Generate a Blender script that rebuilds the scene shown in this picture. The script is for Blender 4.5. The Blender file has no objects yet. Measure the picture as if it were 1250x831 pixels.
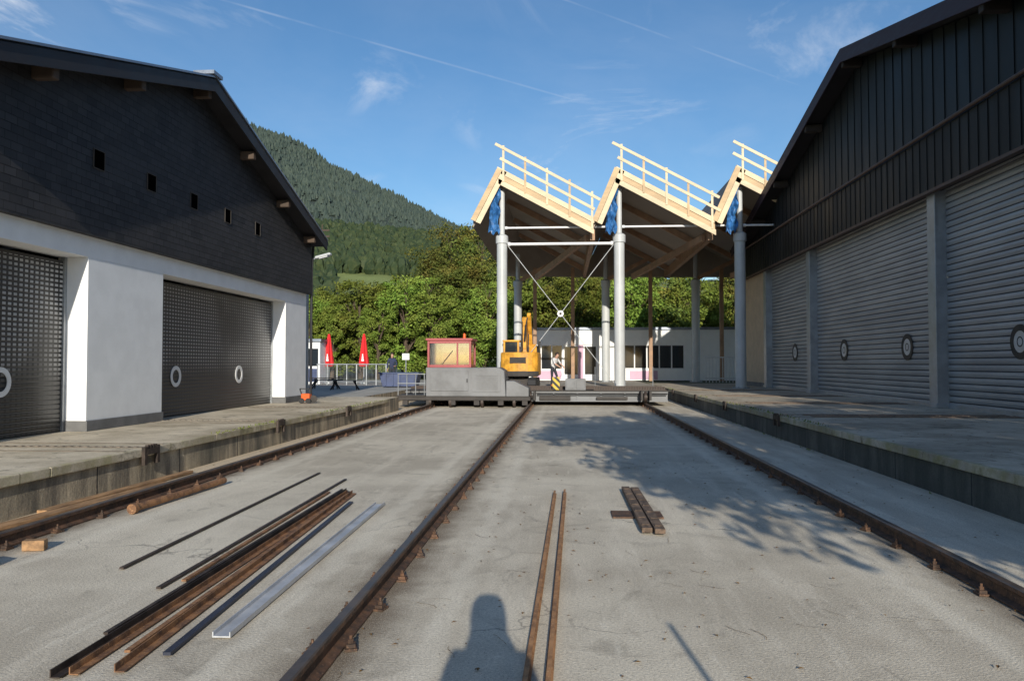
import bpy, math, random
import numpy as np
import bmesh
from mathutils import Vector, Matrix
R=random.Random(7)
sc=bpy.context.scene
COL=sc.collection
try:
    sc.view_settings.view_transform='Standard'; sc.view_settings.look='None'; sc.view_settings.exposure=0
except Exception: pass

# ------------------------------------------------------------------ helpers
class MB:
    def __init__(s): s.v=[];s.f=[];s.m=[]
    def add(s,vs,fs,mi=0):
        o=len(s.v); s.v+=[tuple(v) for v in vs]; s.f+=[tuple(i+o for i in f) for f in fs]; s.m+=[mi]*len(fs)
    def obox(s,c,a,b,d,mi=0):
        c=Vector(c);a=Vector(a);b=Vector(b);d=Vector(d)
        vs=[c+a*i+b*j+d*k for i in(-1,1) for j in(-1,1) for k in(-1,1)]
        s.add(vs,[(0,1,3,2),(4,6,7,5),(0,4,5,1),(2,3,7,6),(0,2,6,4),(1,5,7,3)],mi)
    def box(s,x0,x1,y0,y1,z0,z1,mi=0):
        s.obox(((x0+x1)/2,(y0+y1)/2,(z0+z1)/2),((x1-x0)/2,0,0),(0,(y1-y0)/2,0),(0,0,(z1-z0)/2),mi)
    def beam(s,p,q,w,h,mi=0,up=(0,0,1)):
        p=Vector(p);q=Vector(q);d=q-p;L=d.length
        if L<1e-6:return
        d.normalize();u=Vector(up)
        if abs(d.dot(u))>.98:u=Vector((0,1,0))
        r=d.cross(u).normalized();u=r.cross(d).normalized()
        s.obox((p+q)/2,d*(L/2),r*(w/2),u*(h/2),mi)
    def cyl(s,p,q,r0,r1=None,n=12,mi=0,caps=True):
        if r1 is None:r1=r0
        p=Vector(p);q=Vector(q);d=(q-p).normalized()
        u=Vector((0,0,1)) if abs(d.z)<.9 else Vector((1,0,0))
        a=d.cross(u).normalized();b=d.cross(a)
        vs=[];fs=[]
        for c,r in((p,r0),(q,r1)):
            for i in range(n):
                t=2*math.pi*i/n
                vs.append(c+(a*math.cos(t)+b*math.sin(t))*r)
        for i in range(n):
            j=(i+1)%n;fs.append((i,j,n+j,n+i))
        if caps:
            fs.append(tuple(range(n)));fs.append(tuple(range(2*n-1,n-1,-1)))
        s.add(vs,fs,mi)
    def prism(s,poly,ext,mi=0):
        n=len(poly);e=Vector(ext)
        vs=[Vector(p) for p in poly]+[Vector(p)+e for p in poly]
        fs=[tuple(range(n)),tuple(range(2*n-1,n-1,-1))]+[(i,(i+1)%n,n+(i+1)%n,n+i) for i in range(n)]
        s.add(vs,fs,mi)
    def lathe(s,c,prof,n=16,mi=0,axis='Z'):
        vs=[];fs=[];c=Vector(c)
        for r,z in prof:
            for i in range(n):
                t=2*math.pi*i/n
                if axis=='Z':vs.append(c+Vector((r*math.cos(t),r*math.sin(t),z)))
                elif axis=='X':vs.append(c+Vector((z,r*math.cos(t),r*math.sin(t))))
                else:vs.append(c+Vector((r*math.cos(t),z,r*math.sin(t))))
        for k in range(len(prof)-1):
            for i in range(n):
                j=(i+1)%n;fs.append((k*n+i,k*n+j,(k+1)*n+j,(k+1)*n+i))
        s.add(vs,fs,mi)
    def ring(s,c,r0,r1,t,axis='X',n=28,mi=0):
        s.lathe(c,[(r0,0),(r1,0),(r1,t),(r0,t),(r0,0)],n,mi,axis)
    def make(s,name,mats,parent=None,origin=None,label=None,cat=None,group=None,kind=None,smooth=False,bevel=0,recalc=True):
        if not isinstance(mats,(list,tuple)):mats=[mats]
        if parent is not None:
            o=root_loc(parent)
        else:
            o=Vector(origin) if origin is not None else Vector((0,0,0))
        me=bpy.data.meshes.new(name)
        me.from_pydata([(v[0]-o.x,v[1]-o.y,v[2]-o.z) for v in s.v],[],s.f)
        for m in mats:me.materials.append(m)
        me.polygons.foreach_set('material_index',s.m)
        if recalc:
            bm=bmesh.new();bm.from_mesh(me);bmesh.ops.recalc_face_normals(bm,faces=bm.faces);bm.to_mesh(me);bm.free()
        if smooth:
            me.polygons.foreach_set('use_smooth',[True]*len(me.polygons))
        ob=bpy.data.objects.new(name,me);COL.objects.link(ob)
        if smooth:
            try:me.set_sharp_from_angle(angle=math.radians(40))
            except Exception:pass
        if parent is not None: ob.parent=parent
        else: ob.location=o
        tag(ob,label,cat,group,kind)
        if bevel:
            b=ob.modifiers.new('b','BEVEL');b.width=bevel;b.segments=2;b.limit_method='ANGLE'
        return ob
def tag(ob,label=None,cat=None,group=None,kind=None):
    if label:ob['label']=label
    if cat:ob['category']=cat
    if group:ob['group']=group
    if kind:ob['kind']=kind
def root_loc(p):
    while p.parent:p=p.parent
    return Vector(p.location)
def thing(name,loc,label,cat,group=None):
    e=bpy.data.objects.new(name,None);e.location=loc;e.empty_display_size=.2;COL.objects.link(e);tag(e,label,cat,group);return e
def copy_thing(root,loc,rotz=0,scale=1,label=None):
    def rec(o,par):
        c=o.copy();COL.objects.link(c)
        if par is None:
            c.location=loc;c.rotation_euler=(0,0,rotz);c.scale=(scale,)*3 if not isinstance(scale,tuple) else scale
            if label:c['label']=label
        else:c.parent=par
        for ch in list(o.children):rec(ch,c)
        return c
    return rec(root,None)

# ------------------------------------------------------------------ materials
def nt_new(name):
    m=bpy.data.materials.new(name);m.use_nodes=True;nt=m.node_tree
    return m,nt,nt.nodes['Principled BSDF']
def N(nt,t,**kw):
    n=nt.nodes.new(t)
    for k,v in kw.items():setattr(n,k,v)
    return n
def L(nt,a,b):nt.links.new(a,b)
def val(nt,op,a,b=None,c=None,clamp=False):
    n=N(nt,'ShaderNodeMath',operation=op);n.use_clamp=clamp
    for i,x in enumerate((a,b,c)):
        if x is None:continue
        if isinstance(x,(int,float)):n.inputs[i].default_value=x
        else:L(nt,x,n.inputs[i])
    return n.outputs[0]
def mixc(nt,f,a,b,bt='MIX'):
    n=N(nt,'ShaderNodeMix',data_type='RGBA',blend_type=bt)
    for sock,x in((n.inputs[0],f),(n.inputs[6],a),(n.inputs[7],b)):
        if isinstance(x,(int,float)):sock.default_value=x
        elif isinstance(x,tuple):sock.default_value=(*x[:3],1)
        else:L(nt,x,sock)
    return n.outputs[2]
def noise(nt,vec,scale,detail=4,rough=.55,dist=0):
    n=N(nt,'ShaderNodeTexNoise');n.inputs['Scale'].default_value=scale;n.inputs['Detail'].default_value=detail
    n.inputs['Roughness'].default_value=rough;n.inputs['Distortion'].default_value=dist
    L(nt,vec,n.inputs['Vector']);return n.outputs['Fac']
def ramp(nt,f,lo,hi):
    n=N(nt,'ShaderNodeMapRange');n.interpolation_type='SMOOTHSTEP'
    L(nt,f,n.inputs[0]);n.inputs[1].default_value=lo;n.inputs[2].default_value=hi;return n.outputs[0]
def pos(nt):return N(nt,'ShaderNodeNewGeometry').outputs['Position']
def sep(nt,v):
    n=N(nt,'ShaderNodeSeparateXYZ');L(nt,v,n.inputs[0]);return n.outputs
def scalev(nt,v,s):
    n=N(nt,'ShaderNodeVectorMath',operation='MULTIPLY');L(nt,v,n.inputs[0]);n.inputs[1].default_value=s;return n.outputs[0]
def bump(nt,b,h,strength=.3,dist=.02):
    n=N(nt,'ShaderNodeBump');n.inputs['Strength'].default_value=strength;n.inputs['Distance'].default_value=dist
    L(nt,h,n.inputs['Height']);L(nt,n.outputs[0],b.inputs['Normal'])
def clampc(c):return tuple(min(1,max(0,x)) for x in c)
def grey(nt,g):
    comb=N(nt,'ShaderNodeCombineColor')
    for i in range(3):L(nt,g,comb.inputs[i])
    return comb.outputs[0]
def pmat(name,col,rough=.7,metal=0,var=.2,scale=2.5,fine=.12,fscale=45,bmp=.15,col2=None,stretch=(1,1,1),spec=None):
    m,nt,b=nt_new(name)
    p=scalev(nt,pos(nt),stretch)
    n1=ramp(nt,noise(nt,p,scale,4,.6),.3,.7)
    c2=col2 if col2 else clampc([x*(1-var) for x in col])
    c1=col if col2 else clampc([x*(1+var) for x in col])
    c=mixc(nt,n1,c2,c1)
    n2=noise(nt,p,fscale,2,.6)
    g=val(nt,'MULTIPLY_ADD',n2,fine*2,1-fine)
    c=mixc(nt,1.0,c,grey(nt,g),'MULTIPLY')
    L(nt,c,b.inputs['Base Color']);b.inputs['Metallic'].default_value=metal
    L(nt,val(nt,'MULTIPLY_ADD',n1,.15,rough-.08),b.inputs['Roughness'])
    if spec is not None:b.inputs['Specular IOR Level'].default_value=spec
    if bmp:bump(nt,b,n2,bmp,.01)
    return m
M={}
M['white_wall']=pmat('white_render',(.86,.87,.88),.9,var=.04,fine=.05,fscale=60,bmp=.25)
M['pavwall']=pmat('pavilion_render',(.9,.9,.89),.9,var=.03,fine=.03,fscale=60,bmp=.1)
M['peach']=pmat('peach_render',(.58,.45,.32),.9,var=.08)
M['plinth']=pmat('plinth_grey',(.16,.16,.16),.9)
M['roofdark']=pmat('roof_dark',(.024,.024,.029),.6,var=.2,spec=.3)
M['fascia']=pmat('fascia_brown',(.045,.03,.04),.6,var=.2,stretch=(1,1,6),spec=.3)
M['soffit']=pmat('soffit_wood',(.03,.023,.02),.8,var=.3,stretch=(1,6,1))
M['purlin']=pmat('purlin_wood',(.07,.048,.035),.8,var=.3)
M['winframe']=pmat('small_window_frame',(.055,.048,.042),.8,var=.2)
M['zinc']=pmat('zinc_edge',(.22,.25,.3),.4,.6,var=.15)
M['copper']=pmat('gutter_copper',(.085,.05,.038),.6,.1,var=.25)
M['steelw']=pmat('column_paint',(.48,.495,.50),.45,.0,var=.08,fine=.05,scale=1.0,bmp=.03)
M['steelg']=pmat('galvanised_steel',(.36,.38,.40),.45,.5,var=.15)
M['railw']=pmat('white_railing_paint',(.72,.72,.73),.5,var=.05)
M['lightsteel']=pmat('light_steel',(.52,.53,.55),.5,.3,var=.15)
M['bluesteel']=pmat('mill_steel',(.05,.055,.08),.5,.4,var=.3)
M['greym']=pmat('grey_machine_paint',(.145,.15,.16),.5,.05,var=.25,scale=1.5,fine=.12)
M['greydk']=pmat('dark_underframe',(.045,.04,.038),.7,.2,var=.4)
M['red']=pmat('red_paint',(.34,.065,.07),.45,var=.12)
M['redcloth']=pmat('red_umbrella_cloth',(.65,.02,.025),.85,var=.12)
M['yellow']=pmat('yellow_machine_paint',(.62,.30,.03),.55,var=.3,scale=4,fine=.2,fscale=20)
M['orange']=pmat('orange_tool_paint',(.75,.12,.02),.45,var=.1)
M['black']=pmat('black_rubber',(.02,.02,.022),.7,var=.2)
M['blue']=pmat('blue_paint',(.04,.06,.14),.5,var=.2)
M['tarp']=pmat('blue_tarpaulin',(.03,.13,.33),.5,var=.4,scale=5)
M['pink']=pmat('pink_panel',(.62,.40,.52),.7,var=.05)
M['wood']=pmat('fresh_sawn_wood',(.68,.555,.38),.78,var=.12,scale=1.2,stretch=(.5,1,2),fine=.08,fscale=9,bmp=.05)
M['wood2']=pmat('tan_sawn_wood',(.54,.39,.235),.78,var=.16,scale=1.2,stretch=(.5,1,2),fine=.09,fscale=9,bmp=.05)
M['woodold']=pmat('weathered_timber',(.19,.13,.09),.85,var=.4,scale=5,stretch=(3,.6,3))
M['woodtan']=pmat('tan_plank',(.34,.20,.10),.85,var=.35,scale=5,stretch=(3,.6,3))  # orange-tan plank wood, its own colour
M['woodgrey']=pmat('grey_timber',(.07,.058,.05),.9,var=.4,scale=6,stretch=(3,.6,3))
M['woodrust']=pmat('rust_stained_timber',(.125,.085,.06),.9,var=.45,scale=5,stretch=(3,.8,3),fine=.25,fscale=25)
M['brownbeam']=pmat('brown_glulam',(.36,.22,.135),.65,var=.2)
M['shell']=pmat('roof_shell_underside',(.30,.25,.205),.7,var=.14,scale=.8,stretch=(1,.3,1))
M['whitep']=pmat('white_paint',(.8,.8,.8),.6,var=.04,bmp=0)
M['blackp']=pmat('black_paint',(.02,.02,.022),.6,var=.1,bmp=0)
M['hole']=pmat('dark_opening',(.002,.002,.002),.95,var=.1,bmp=0,spec=0.0)
M['bark']=pmat('bark',(.09,.065,.045),.95,var=.35,scale=6,stretch=(1,1,.3),bmp=.5)
M['skin']=pmat('skin',(.5,.29,.21),.6,var=.05,bmp=0)
M['tshirt']=pmat('white_tshirt',(.6,.6,.61),.9,var=.05,bmp=0)
M['trousers']=pmat('dark_trousers',(.03,.033,.045),.9,var=.2,bmp=0)
M['navy']=pmat('navy_jacket',(.03,.04,.09),.9,var=.2,bmp=0)
M['orangecl']=pmat('orange_work_trousers',(.55,.14,.03),.9,var=.1,bmp=0)
M['hivis']=pmat('yellow_hi_vis',(.30,.36,.05),.8,var=.05,bmp=0)
M['hair']=pmat('dark_hair',(.03,.02,.015),.8,var=.3,bmp=.2)
M['meadow']=pmat('meadow',(.17,.21,.065),.95,var=.2,scale=.05,fine=.2,fscale=2,bmp=0)
M['mount']=pmat('hazed_mountain_ground',(.036,.055,.048),.95,var=.3,scale=.006,fine=.2,fscale=.3,bmp=0)  # slope green with the distance haze painted in as a blue tint
M['grass']=pmat('grass_ground',(.06,.075,.03),.95,var=.3,scale=.3,fine=.25,fscale=8)
M['ballast']=pmat('terrace_paving',(.35,.33,.29),.9,var=.2,scale=1)
def hazard():
    m,nt,b=nt_new('hazard_stripes');x,y,z=sep(nt,pos(nt))
    f=val(nt,'LESS_THAN',val(nt,'FRACT',val(nt,'DIVIDE',val(nt,'ADD',x,z),.26)),.5)
    L(nt,mixc(nt,f,(.02,.02,.02),(.6,.42,.04)),b.inputs['Base Color']);b.inputs['Roughness'].default_value=.6;return m
M['hazard']=hazard()
def glass(name,col,rough=.08):
    m,nt,b=nt_new(name)
    b.inputs['Base Color'].default_value=(*col,1);b.inputs['Roughness'].default_value=rough
    n=noise(nt,pos(nt),1.3,2);bump(nt,b,n,.02,.02)
    b.inputs['Specular IOR Level'].default_value=.7
    return m
M['glass']=glass('window_glass',(.02,.025,.03))
def clearglass():
    m,nt,b=nt_new('cab_glass')
    out=nt.nodes['Material Output']
    t=N(nt,'ShaderNodeBsdfTransparent');t.inputs[0].default_value=(.82,.85,.88,1)
    g=N(nt,'ShaderNodeBsdfGlossy');g.inputs['Roughness'].default_value=.05
    mx=N(nt,'ShaderNodeMixShader');mx.inputs[0].default_value=.32
    L(nt,t.outputs[0],mx.inputs[1]);L(nt,g.outputs[0],mx.inputs[2]);L(nt,mx.outputs[0],out.inputs[0])
    return m
M['cabglass']=clearglass()

def rustmat(name,dk,lt,hi):
    m,nt,b=nt_new(name);p=pos(nt)
    n1=ramp(nt,noise(nt,p,7,6,.7),.35,.65);n2=noise(nt,p,70,3)
    c=mixc(nt,n1,dk,lt)
    c=mixc(nt,ramp(nt,n2,.56,.75),c,hi)
    L(nt,c,b.inputs['Base Color']);b.inputs['Roughness'].default_value=.75;b.inputs['Metallic'].default_value=.1
    bump(nt,b,n2,.3,.005);return m
M['rust']=rustmat('rusty_steel',(.045,.03,.023),(.15,.078,.044),(.26,.15,.09))
M['rustor']=rustmat('orange_rust',(.12,.062,.036),(.34,.17,.075),(.48,.28,.14))
M['rustor2']=rustmat('bright_orange_rust',(.22,.11,.05),(.45,.23,.10),(.55,.34,.18))
M['rustdk']=pmat('dark_rust',(.055,.04,.033),.6,.3,var=.45,scale=6)
M['railflush']=pmat('flush_worn_rail',(.20,.165,.13),.75,.1,var=.35,scale=4)
M['railtop']=pmat('rail_running_surface',(.13,.10,.08),.45,.4,var=.35,scale=4)

def asphalt():
    m,nt,b=nt_new('yard_asphalt');p=pos(nt);x,y,z=sep(nt,p)
    big=noise(nt,p,.35,6,.6);mid=noise(nt,scalev(nt,p,(2.2,.35,1)),1.3,6,.65);fine=noise(nt,p,55,3,.7);vf=noise(nt,p,160,2,.7)
    c=mixc(nt,ramp(nt,big,.38,.62),(.47,.415,.33),(.66,.595,.48))
    c=mixc(nt,val(nt,'MULTIPLY',ramp(nt,mid,.45,.72),.6),c,(.74,.67,.55))
    c=mixc(nt,val(nt,'MULTIPLY',ramp(nt,noise(nt,p,.9,5,.7,1.5),.54,.69),.5),c,(.28,.245,.195))
    c=mixc(nt,val(nt,'MULTIPLY',ramp(nt,noise(nt,scalev(nt,p,(1,.5,1)),3.2,5,.75,.8),.58,.70),.45),c,(.22,.195,.16))
    c=mixc(nt,val(nt,'MULTIPLY',ramp(nt,noise(nt,scalev(nt,p,(1,.12,1)),5.5,4,.7,.3),.58,.70),.4),c,(.78,.72,.60))
    c=mixc(nt,val(nt,'MULTIPLY',ramp(nt,noise(nt,p,6.5,5,.75,.4),.62,.72),.5),c,(.80,.74,.63))
    for rx in(-5.05,-1.34,3.06):
        d=val(nt,'ABSOLUTE',val(nt,'SUBTRACT',x,rx))
        dd=val(nt,'ADD',d,val(nt,'MULTIPLY',val(nt,'SUBTRACT',noise(nt,p,2.5,4),.5),.35))
        g=val(nt,'SUBTRACT',1.0,ramp(nt,dd,.06,.36))
        c=mixc(nt,val(nt,'MULTIPLY',g,.82),c,(.15,.11,.075))
        g2=val(nt,'SUBTRACT',1.0,ramp(nt,val(nt,'ABSOLUTE',val(nt,'SUBTRACT',dd,.55)),.03,.14))
        c=mixc(nt,val(nt,'MULTIPLY',g2,.45),c,(.76,.70,.58))
    strip=val(nt,'MULTIPLY',ramp(nt,x,3.5,3.54),.75)
    c=mixc(nt,strip,c,mixc(nt,ramp(nt,mid,.35,.7),(.46,.40,.315),(.66,.60,.49)))
    strip2=val(nt,'MULTIPLY',val(nt,'SUBTRACT',1.0,ramp(nt,x,-5.4,-5.34)),.7)
    c=mixc(nt,strip2,c,(.60,.46,.30))
    v=N(nt,'ShaderNodeTexVoronoi',feature='DISTANCE_TO_EDGE');v.inputs['Scale'].default_value=.33
    w=N(nt,'ShaderNodeVectorMath',operation='ADD')
    nn=N(nt,'ShaderNodeTexNoise');nn.inputs['Scale'].default_value=1.6;nn.inputs['Detail'].default_value=6;L(nt,p,nn.inputs['Vector'])
    L(nt,p,w.inputs[0]);L(nt,nn.outputs['Color'],w.inputs[1]);L(nt,w.outputs[0],v.inputs['Vector'])
    cr=val(nt,'SUBTRACT',1.0,ramp(nt,v.outputs['Distance'],.0,.006))
    cr=val(nt,'MULTIPLY',cr,ramp(nt,big,.50,.58))
    c=mixc(nt,val(nt,'MULTIPLY',cr,.6),c,(.14,.125,.11))
    c=mixc(nt,1.0,c,grey(nt,val(nt,'MULTIPLY_ADD',fine,1.2,.42)),'MULTIPLY')
    c=mixc(nt,ramp(nt,vf,.57,.69),c,(.84,.79,.68))
    c=mixc(nt,ramp(nt,noise(nt,p,120,2,.7),.59,.70),c,(.15,.13,.105))
    L(nt,c,b.inputs['Base Color']);b.inputs['Roughness'].default_value=.92;b.inputs['Specular IOR Level'].default_value=.15
    h=val(nt,'ADD',fine,val(nt,'MULTIPLY',mid,.6));bump(nt,b,h,.5,.012)
    return m
M['asphalt']=asphalt()
def concrete(name,c1,c2,edge=None,eamt=.35):
    m,nt,b=nt_new(name);p=pos(nt);x,y,z=sep(nt,p)
    big=noise(nt,p,.8,6,.65);fine=noise(nt,p,40,4,.7)
    c=mixc(nt,ramp(nt,big,.35,.65),c1,c2)
    c=mixc(nt,val(nt,'MULTIPLY',ramp(nt,noise(nt,p,2.3,5,.7,1),.53,.68),.65),c,tuple(q*.4 for q in c1))
    f=val(nt,'FRACT',val(nt,'DIVIDE',y,3.2));j=val(nt,'LESS_THAN',val(nt,'ABSOLUTE',val(nt,'SUBTRACT',f,.5)),.003)
    c=mixc(nt,val(nt,'MULTIPLY',j,.6),c,(.08,.07,.06))
    if edge is not None:
        d=val(nt,'ABSOLUTE',val(nt,'SUBTRACT',x,edge))
        e=val(nt,'SUBTRACT',1.0,ramp(nt,val(nt,'ADD',d,val(nt,'MULTIPLY',noise(nt,p,4,5),.4)),.14,.30))
        c=mixc(nt,val(nt,'MULTIPLY',e,eamt),c,(.26,.24,.07))
    c=mixc(nt,1.0,c,grey(nt,val(nt,'MULTIPLY_ADD',fine,.7,.65)),'MULTIPLY')
    L(nt,c,b.inputs['Base Color']);b.inputs['Roughness'].default_value=.92;b.inputs['Specular IOR Level'].default_value=.15
    bump(nt,b,fine,.4,.012);return m
M['conL']=concrete('platform_concrete',(.44,.375,.275),(.68,.595,.46),-5.85,.5)
M['conR']=concrete('platform_concrete_mossy',(.34,.295,.23),(.56,.495,.395),4.7,.6)
M['conF']=concrete('far_platform_concrete',(.32,.29,.25),(.46,.42,.36))
def sidewall(name,c1,c2,dark):
    m,nt,b=nt_new(name);p=pos(nt);x,y,z=sep(nt,p)
    st=noise(nt,scalev(nt,p,(1,1.6,.25)),2.2,6,.7);n2=noise(nt,p,.5,4,.6);fine=noise(nt,p,35,4,.7)
    c=mixc(nt,ramp(nt,st,.35,.65),c1,c2)
    c=mixc(nt,val(nt,'MULTIPLY',ramp(nt,n2,.4,.62),dark),c,(.06,.062,.052))
    f=val(nt,'FRACT',val(nt,'DIVIDE',y,2.1));j=val(nt,'LESS_THAN',val(nt,'ABSOLUTE',val(nt,'SUBTRACT',f,.5)),.006)
    c=mixc(nt,j,c,(.03,.03,.028))
    c=mixc(nt,1.0,c,grey(nt,val(nt,'MULTIPLY_ADD',fine,.9,.55)),'MULTIPLY')
    L(nt,c,b.inputs['Base Color']);b.inputs['Roughness'].default_value=.95;bump(nt,b,val(nt,'ADD',fine,st),.6,.02);return m
M['sideL']=sidewall('platform_side_left',(.20,.17,.13),(.54,.45,.32),.65)
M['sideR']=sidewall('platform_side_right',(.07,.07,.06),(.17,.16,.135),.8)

def shingles():
    m,nt,b=nt_new('dark_wood_shingles');x,y,z=sep(nt,pos(nt))
    cv=N(nt,'ShaderNodeCombineXYZ');L(nt,y,cv.inputs[0]);L(nt,z,cv.inputs[1])
    br=N(nt,'ShaderNodeTexBrick');br.inputs['Scale'].default_value=1
    br.inputs['Brick Width'].default_value=.26;br.inputs['Row Height'].default_value=.13;br.inputs['Mortar Size'].default_value=.008
    br.inputs['Color1'].default_value=(.018,.018,.020,1);br.inputs['Color2'].default_value=(.038,.037,.040,1);br.inputs['Mortar'].default_value=(.005,.005,.006,1)
    L(nt,cv.outputs[0],br.inputs['Vector'])
    f=val(nt,'FRACT',val(nt,'DIVIDE',z,.13))
    n=noise(nt,cv.outputs[0],1.2,5)
    c=mixc(nt,val(nt,'MULTIPLY',ramp(nt,n,.35,.7),.45),br.outputs['Color'],(.048,.045,.046))
    L(nt,c,b.inputs['Base Color']);b.inputs['Roughness'].default_value=.7;b.inputs['Specular IOR Level'].default_value=.35
    h=val(nt,'SUBTRACT',val(nt,'MULTIPLY',br.outputs['Fac'],-.5),f);bump(nt,b,h,.8,.02);return m
M['shingle']=shingles()
def perf_shutter():
    m,nt,b=nt_new('perforated_dark_shutter');p=pos(nt);x,y,z=sep(nt,p)
    fy=val(nt,'ABSOLUTE',val(nt,'SUBTRACT',val(nt,'FRACT',val(nt,'DIVIDE',y,.125)),.5))
    fz=val(nt,'ABSOLUTE',val(nt,'SUBTRACT',val(nt,'FRACT',val(nt,'DIVIDE',val(nt,'SUBTRACT',z,.47),.08)),.5))
    hole=val(nt,'MULTIPLY',val(nt,'LESS_THAN',fy,.30),val(nt,'LESS_THAN',fz,.26))
    zone=val(nt,'MULTIPLY',val(nt,'MULTIPLY_ADD',ramp(nt,z,1.3,1.8),.94,.06),val(nt,'LESS_THAN',z,3.38))
    hole=val(nt,'MULTIPLY',hole,zone)
    n=noise(nt,scalev(nt,p,(1,.6,.5)),1.1,3)
    amt=val(nt,'MULTIPLY_ADD',ramp(nt,y,13.5,16),-.35,1.0)
    hole=val(nt,'MULTIPLY',hole,val(nt,'MULTIPLY',amt,val(nt,'MULTIPLY_ADD',ramp(nt,n,.33,.58),.7,.25)))  # noise varies the hole brightness, reflections painted into the colour
    c=mixc(nt,hole,(.030,.028,.027),(.50,.50,.50))  # holes painted pale as if catching light, on dark metal
    gro=val(nt,'GREATER_THAN',fz,.40);c=mixc(nt,val(nt,'MULTIPLY',gro,.8),c,(.006,.006,.007))
    L(nt,c,b.inputs['Base Color']);b.inputs['Roughness'].default_value=.32;b.inputs['Metallic'].default_value=.0
    b.inputs['Specular IOR Level'].default_value=.5
    return m
M['perf']=perf_shutter()
def slatmat():
    m,nt,b=nt_new('light_grey_slats');p=pos(nt);x,y,z=sep(nt,p)
    f=val(nt,'FRACT',val(nt,'DIVIDE',val(nt,'SUBTRACT',z,.5),.16))
    n=noise(nt,scalev(nt,p,(1,.5,2)),.9,5,.6)
    c=mixc(nt,ramp(nt,n,.3,.7),(.29,.29,.295),(.40,.395,.39))
    d=val(nt,'ABSOLUTE',val(nt,'SUBTRACT',f,.5))
    c=mixc(nt,val(nt,'MULTIPLY',ramp(nt,d,.40,.48),.8),c,(.05,.05,.055))
    L(nt,c,b.inputs['Base Color']);b.inputs['Roughness'].default_value=.45;b.inputs['Metallic'].default_value=.1;return m
M['slat']=slatmat()
M['seam']=pmat('dark_seam_metal',(.009,.012,.014),.5,.0,var=.5,scale=.7,bmp=.03,stretch=(1,1,.3),spec=.25)
M['seam2']=pmat('dark_grey_seam_metal',(.014,.014,.014),.55,.0,var=.4,scale=.8,bmp=.03,stretch=(1,2,.4),spec=.22)

def leafmat(name,ca,cb,cc,hs=.05,vv=.6):
    m,nt,b=nt_new(name);g=N(nt,'ShaderNodeNewGeometry');oi=N(nt,'ShaderNodeObjectInfo')
    r=g.outputs['Random Per Island'];n=noise(nt,g.outputs['Position'],.55,3)
    c=mixc(nt,r,ca,cb);c=mixc(nt,val(nt,'MULTIPLY',ramp(nt,n,.45,.7),.6),c,cc)
    hv=N(nt,'ShaderNodeHueSaturation');L(nt,c,hv.inputs['Color'])
    L(nt,val(nt,'MULTIPLY_ADD',oi.outputs['Random'],hs,.5-hs/2),hv.inputs['Hue']);L(nt,val(nt,'MULTIPLY_ADD',oi.outputs['Random'],vv,1-vv/2),hv.inputs['Value'])
    b.inputs['Roughness'].default_value=.6;L(nt,hv.outputs[0],b.inputs['Base Color'])
    b.inputs['Specular IOR Level'].default_value=.12
    return m
M['leafA']=leafmat('leaves_green',(.09,.14,.022),(.175,.225,.038),(.225,.245,.048),.04,.75)
M['leafB']=leafmat('leaves_autumn_green',(.06,.095,.02),(.14,.165,.036),(.26,.205,.042),.04,.7)
M['leafC']=leafmat('needles_dark',(.03,.055,.022),(.06,.095,.035),(.09,.11,.035))
M['conif']=leafmat('hazed_conifer_needles',(.042,.062,.056),(.056,.077,.062),(.070,.086,.062),.02,.1)  # needle greens with bluish aerial haze mixed into the colour
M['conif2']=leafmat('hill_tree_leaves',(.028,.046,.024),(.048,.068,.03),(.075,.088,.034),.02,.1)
M['litter']=leafmat('dry_leaves',(.16,.09,.035),(.24,.15,.05),(.12,.07,.03))

# ------------------------------------------------------------------ camera, sun, sky
cam=bpy.data.cameras.new('camera');co=bpy.data.objects.new('camera',cam);COL.objects.link(co)
cam.sensor_width=23.6;cam.lens=18;cam.clip_start=.05;cam.clip_end=8000
co.location=(0,0,1.65);co.rotation_euler=(math.radians(90+1.68),0,math.radians(3.9));sc.camera=co
ELEV=17.3
sd=bpy.data.lights.new('sun','SUN');sd.energy=5.0;sd.angle=math.radians(.4);sd.color=(1,.93,.80)
so=bpy.data.objects.new('sun',sd);COL.objects.link(so)
az=math.radians(5.8)
tr=Vector((-math.sin(az)*math.cos(math.radians(ELEV)),math.cos(az)*math.cos(math.radians(ELEV)),-math.sin(math.radians(ELEV))))
so.rotation_euler=tr.to_track_quat('-Z','Y').to_euler();so.location=(5,-40,20)
w=bpy.data.worlds.new('World');sc.world=w;w.use_nodes=True;nt=w.node_tree
bg=nt.nodes['Background'];sky=N(nt,'ShaderNodeTexSky');sky.sky_type='NISHITA';sky.sun_disc=False
sky.sun_elevation=math.radians(ELEV);sky.sun_rotation=math.radians(174.2);sky.altitude=500;sky.air_density=1.0;sky.dust_density=.4;sky.ozone_density=2.6
hs=N(nt,'ShaderNodeHueSaturation');hs.inputs['Saturation'].default_value=1.16;L(nt,sky.outputs[0],hs.inputs['Color'])
tc=N(nt,'ShaderNodeTexCoord');d=tc.outputs['Generated'];dx,dy,dz=sep(nt,d)
dzc=val(nt,'MAXIMUM',dz,.05)
cx=val(nt,'DIVIDE',dx,dzc);cy=val(nt,'DIVIDE',dy,dzc)
cb=N(nt,'ShaderNodeCombineXYZ');L(nt,val(nt,'MULTIPLY',cx,1.0),cb.inputs[0]);L(nt,val(nt,'MULTIPLY',cy,.55),cb.inputs[1])
cl=noise(nt,cb.outputs[0],1.6,9,.62,.9);gate=noise(nt,cb.outputs[0],.8,2,.5)
m1=val(nt,'MULTIPLY',ramp(nt,cl,.47,.78),ramp(nt,gate,.42,.62))
m1=val(nt,'MULTIPLY',m1,.8)
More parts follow.
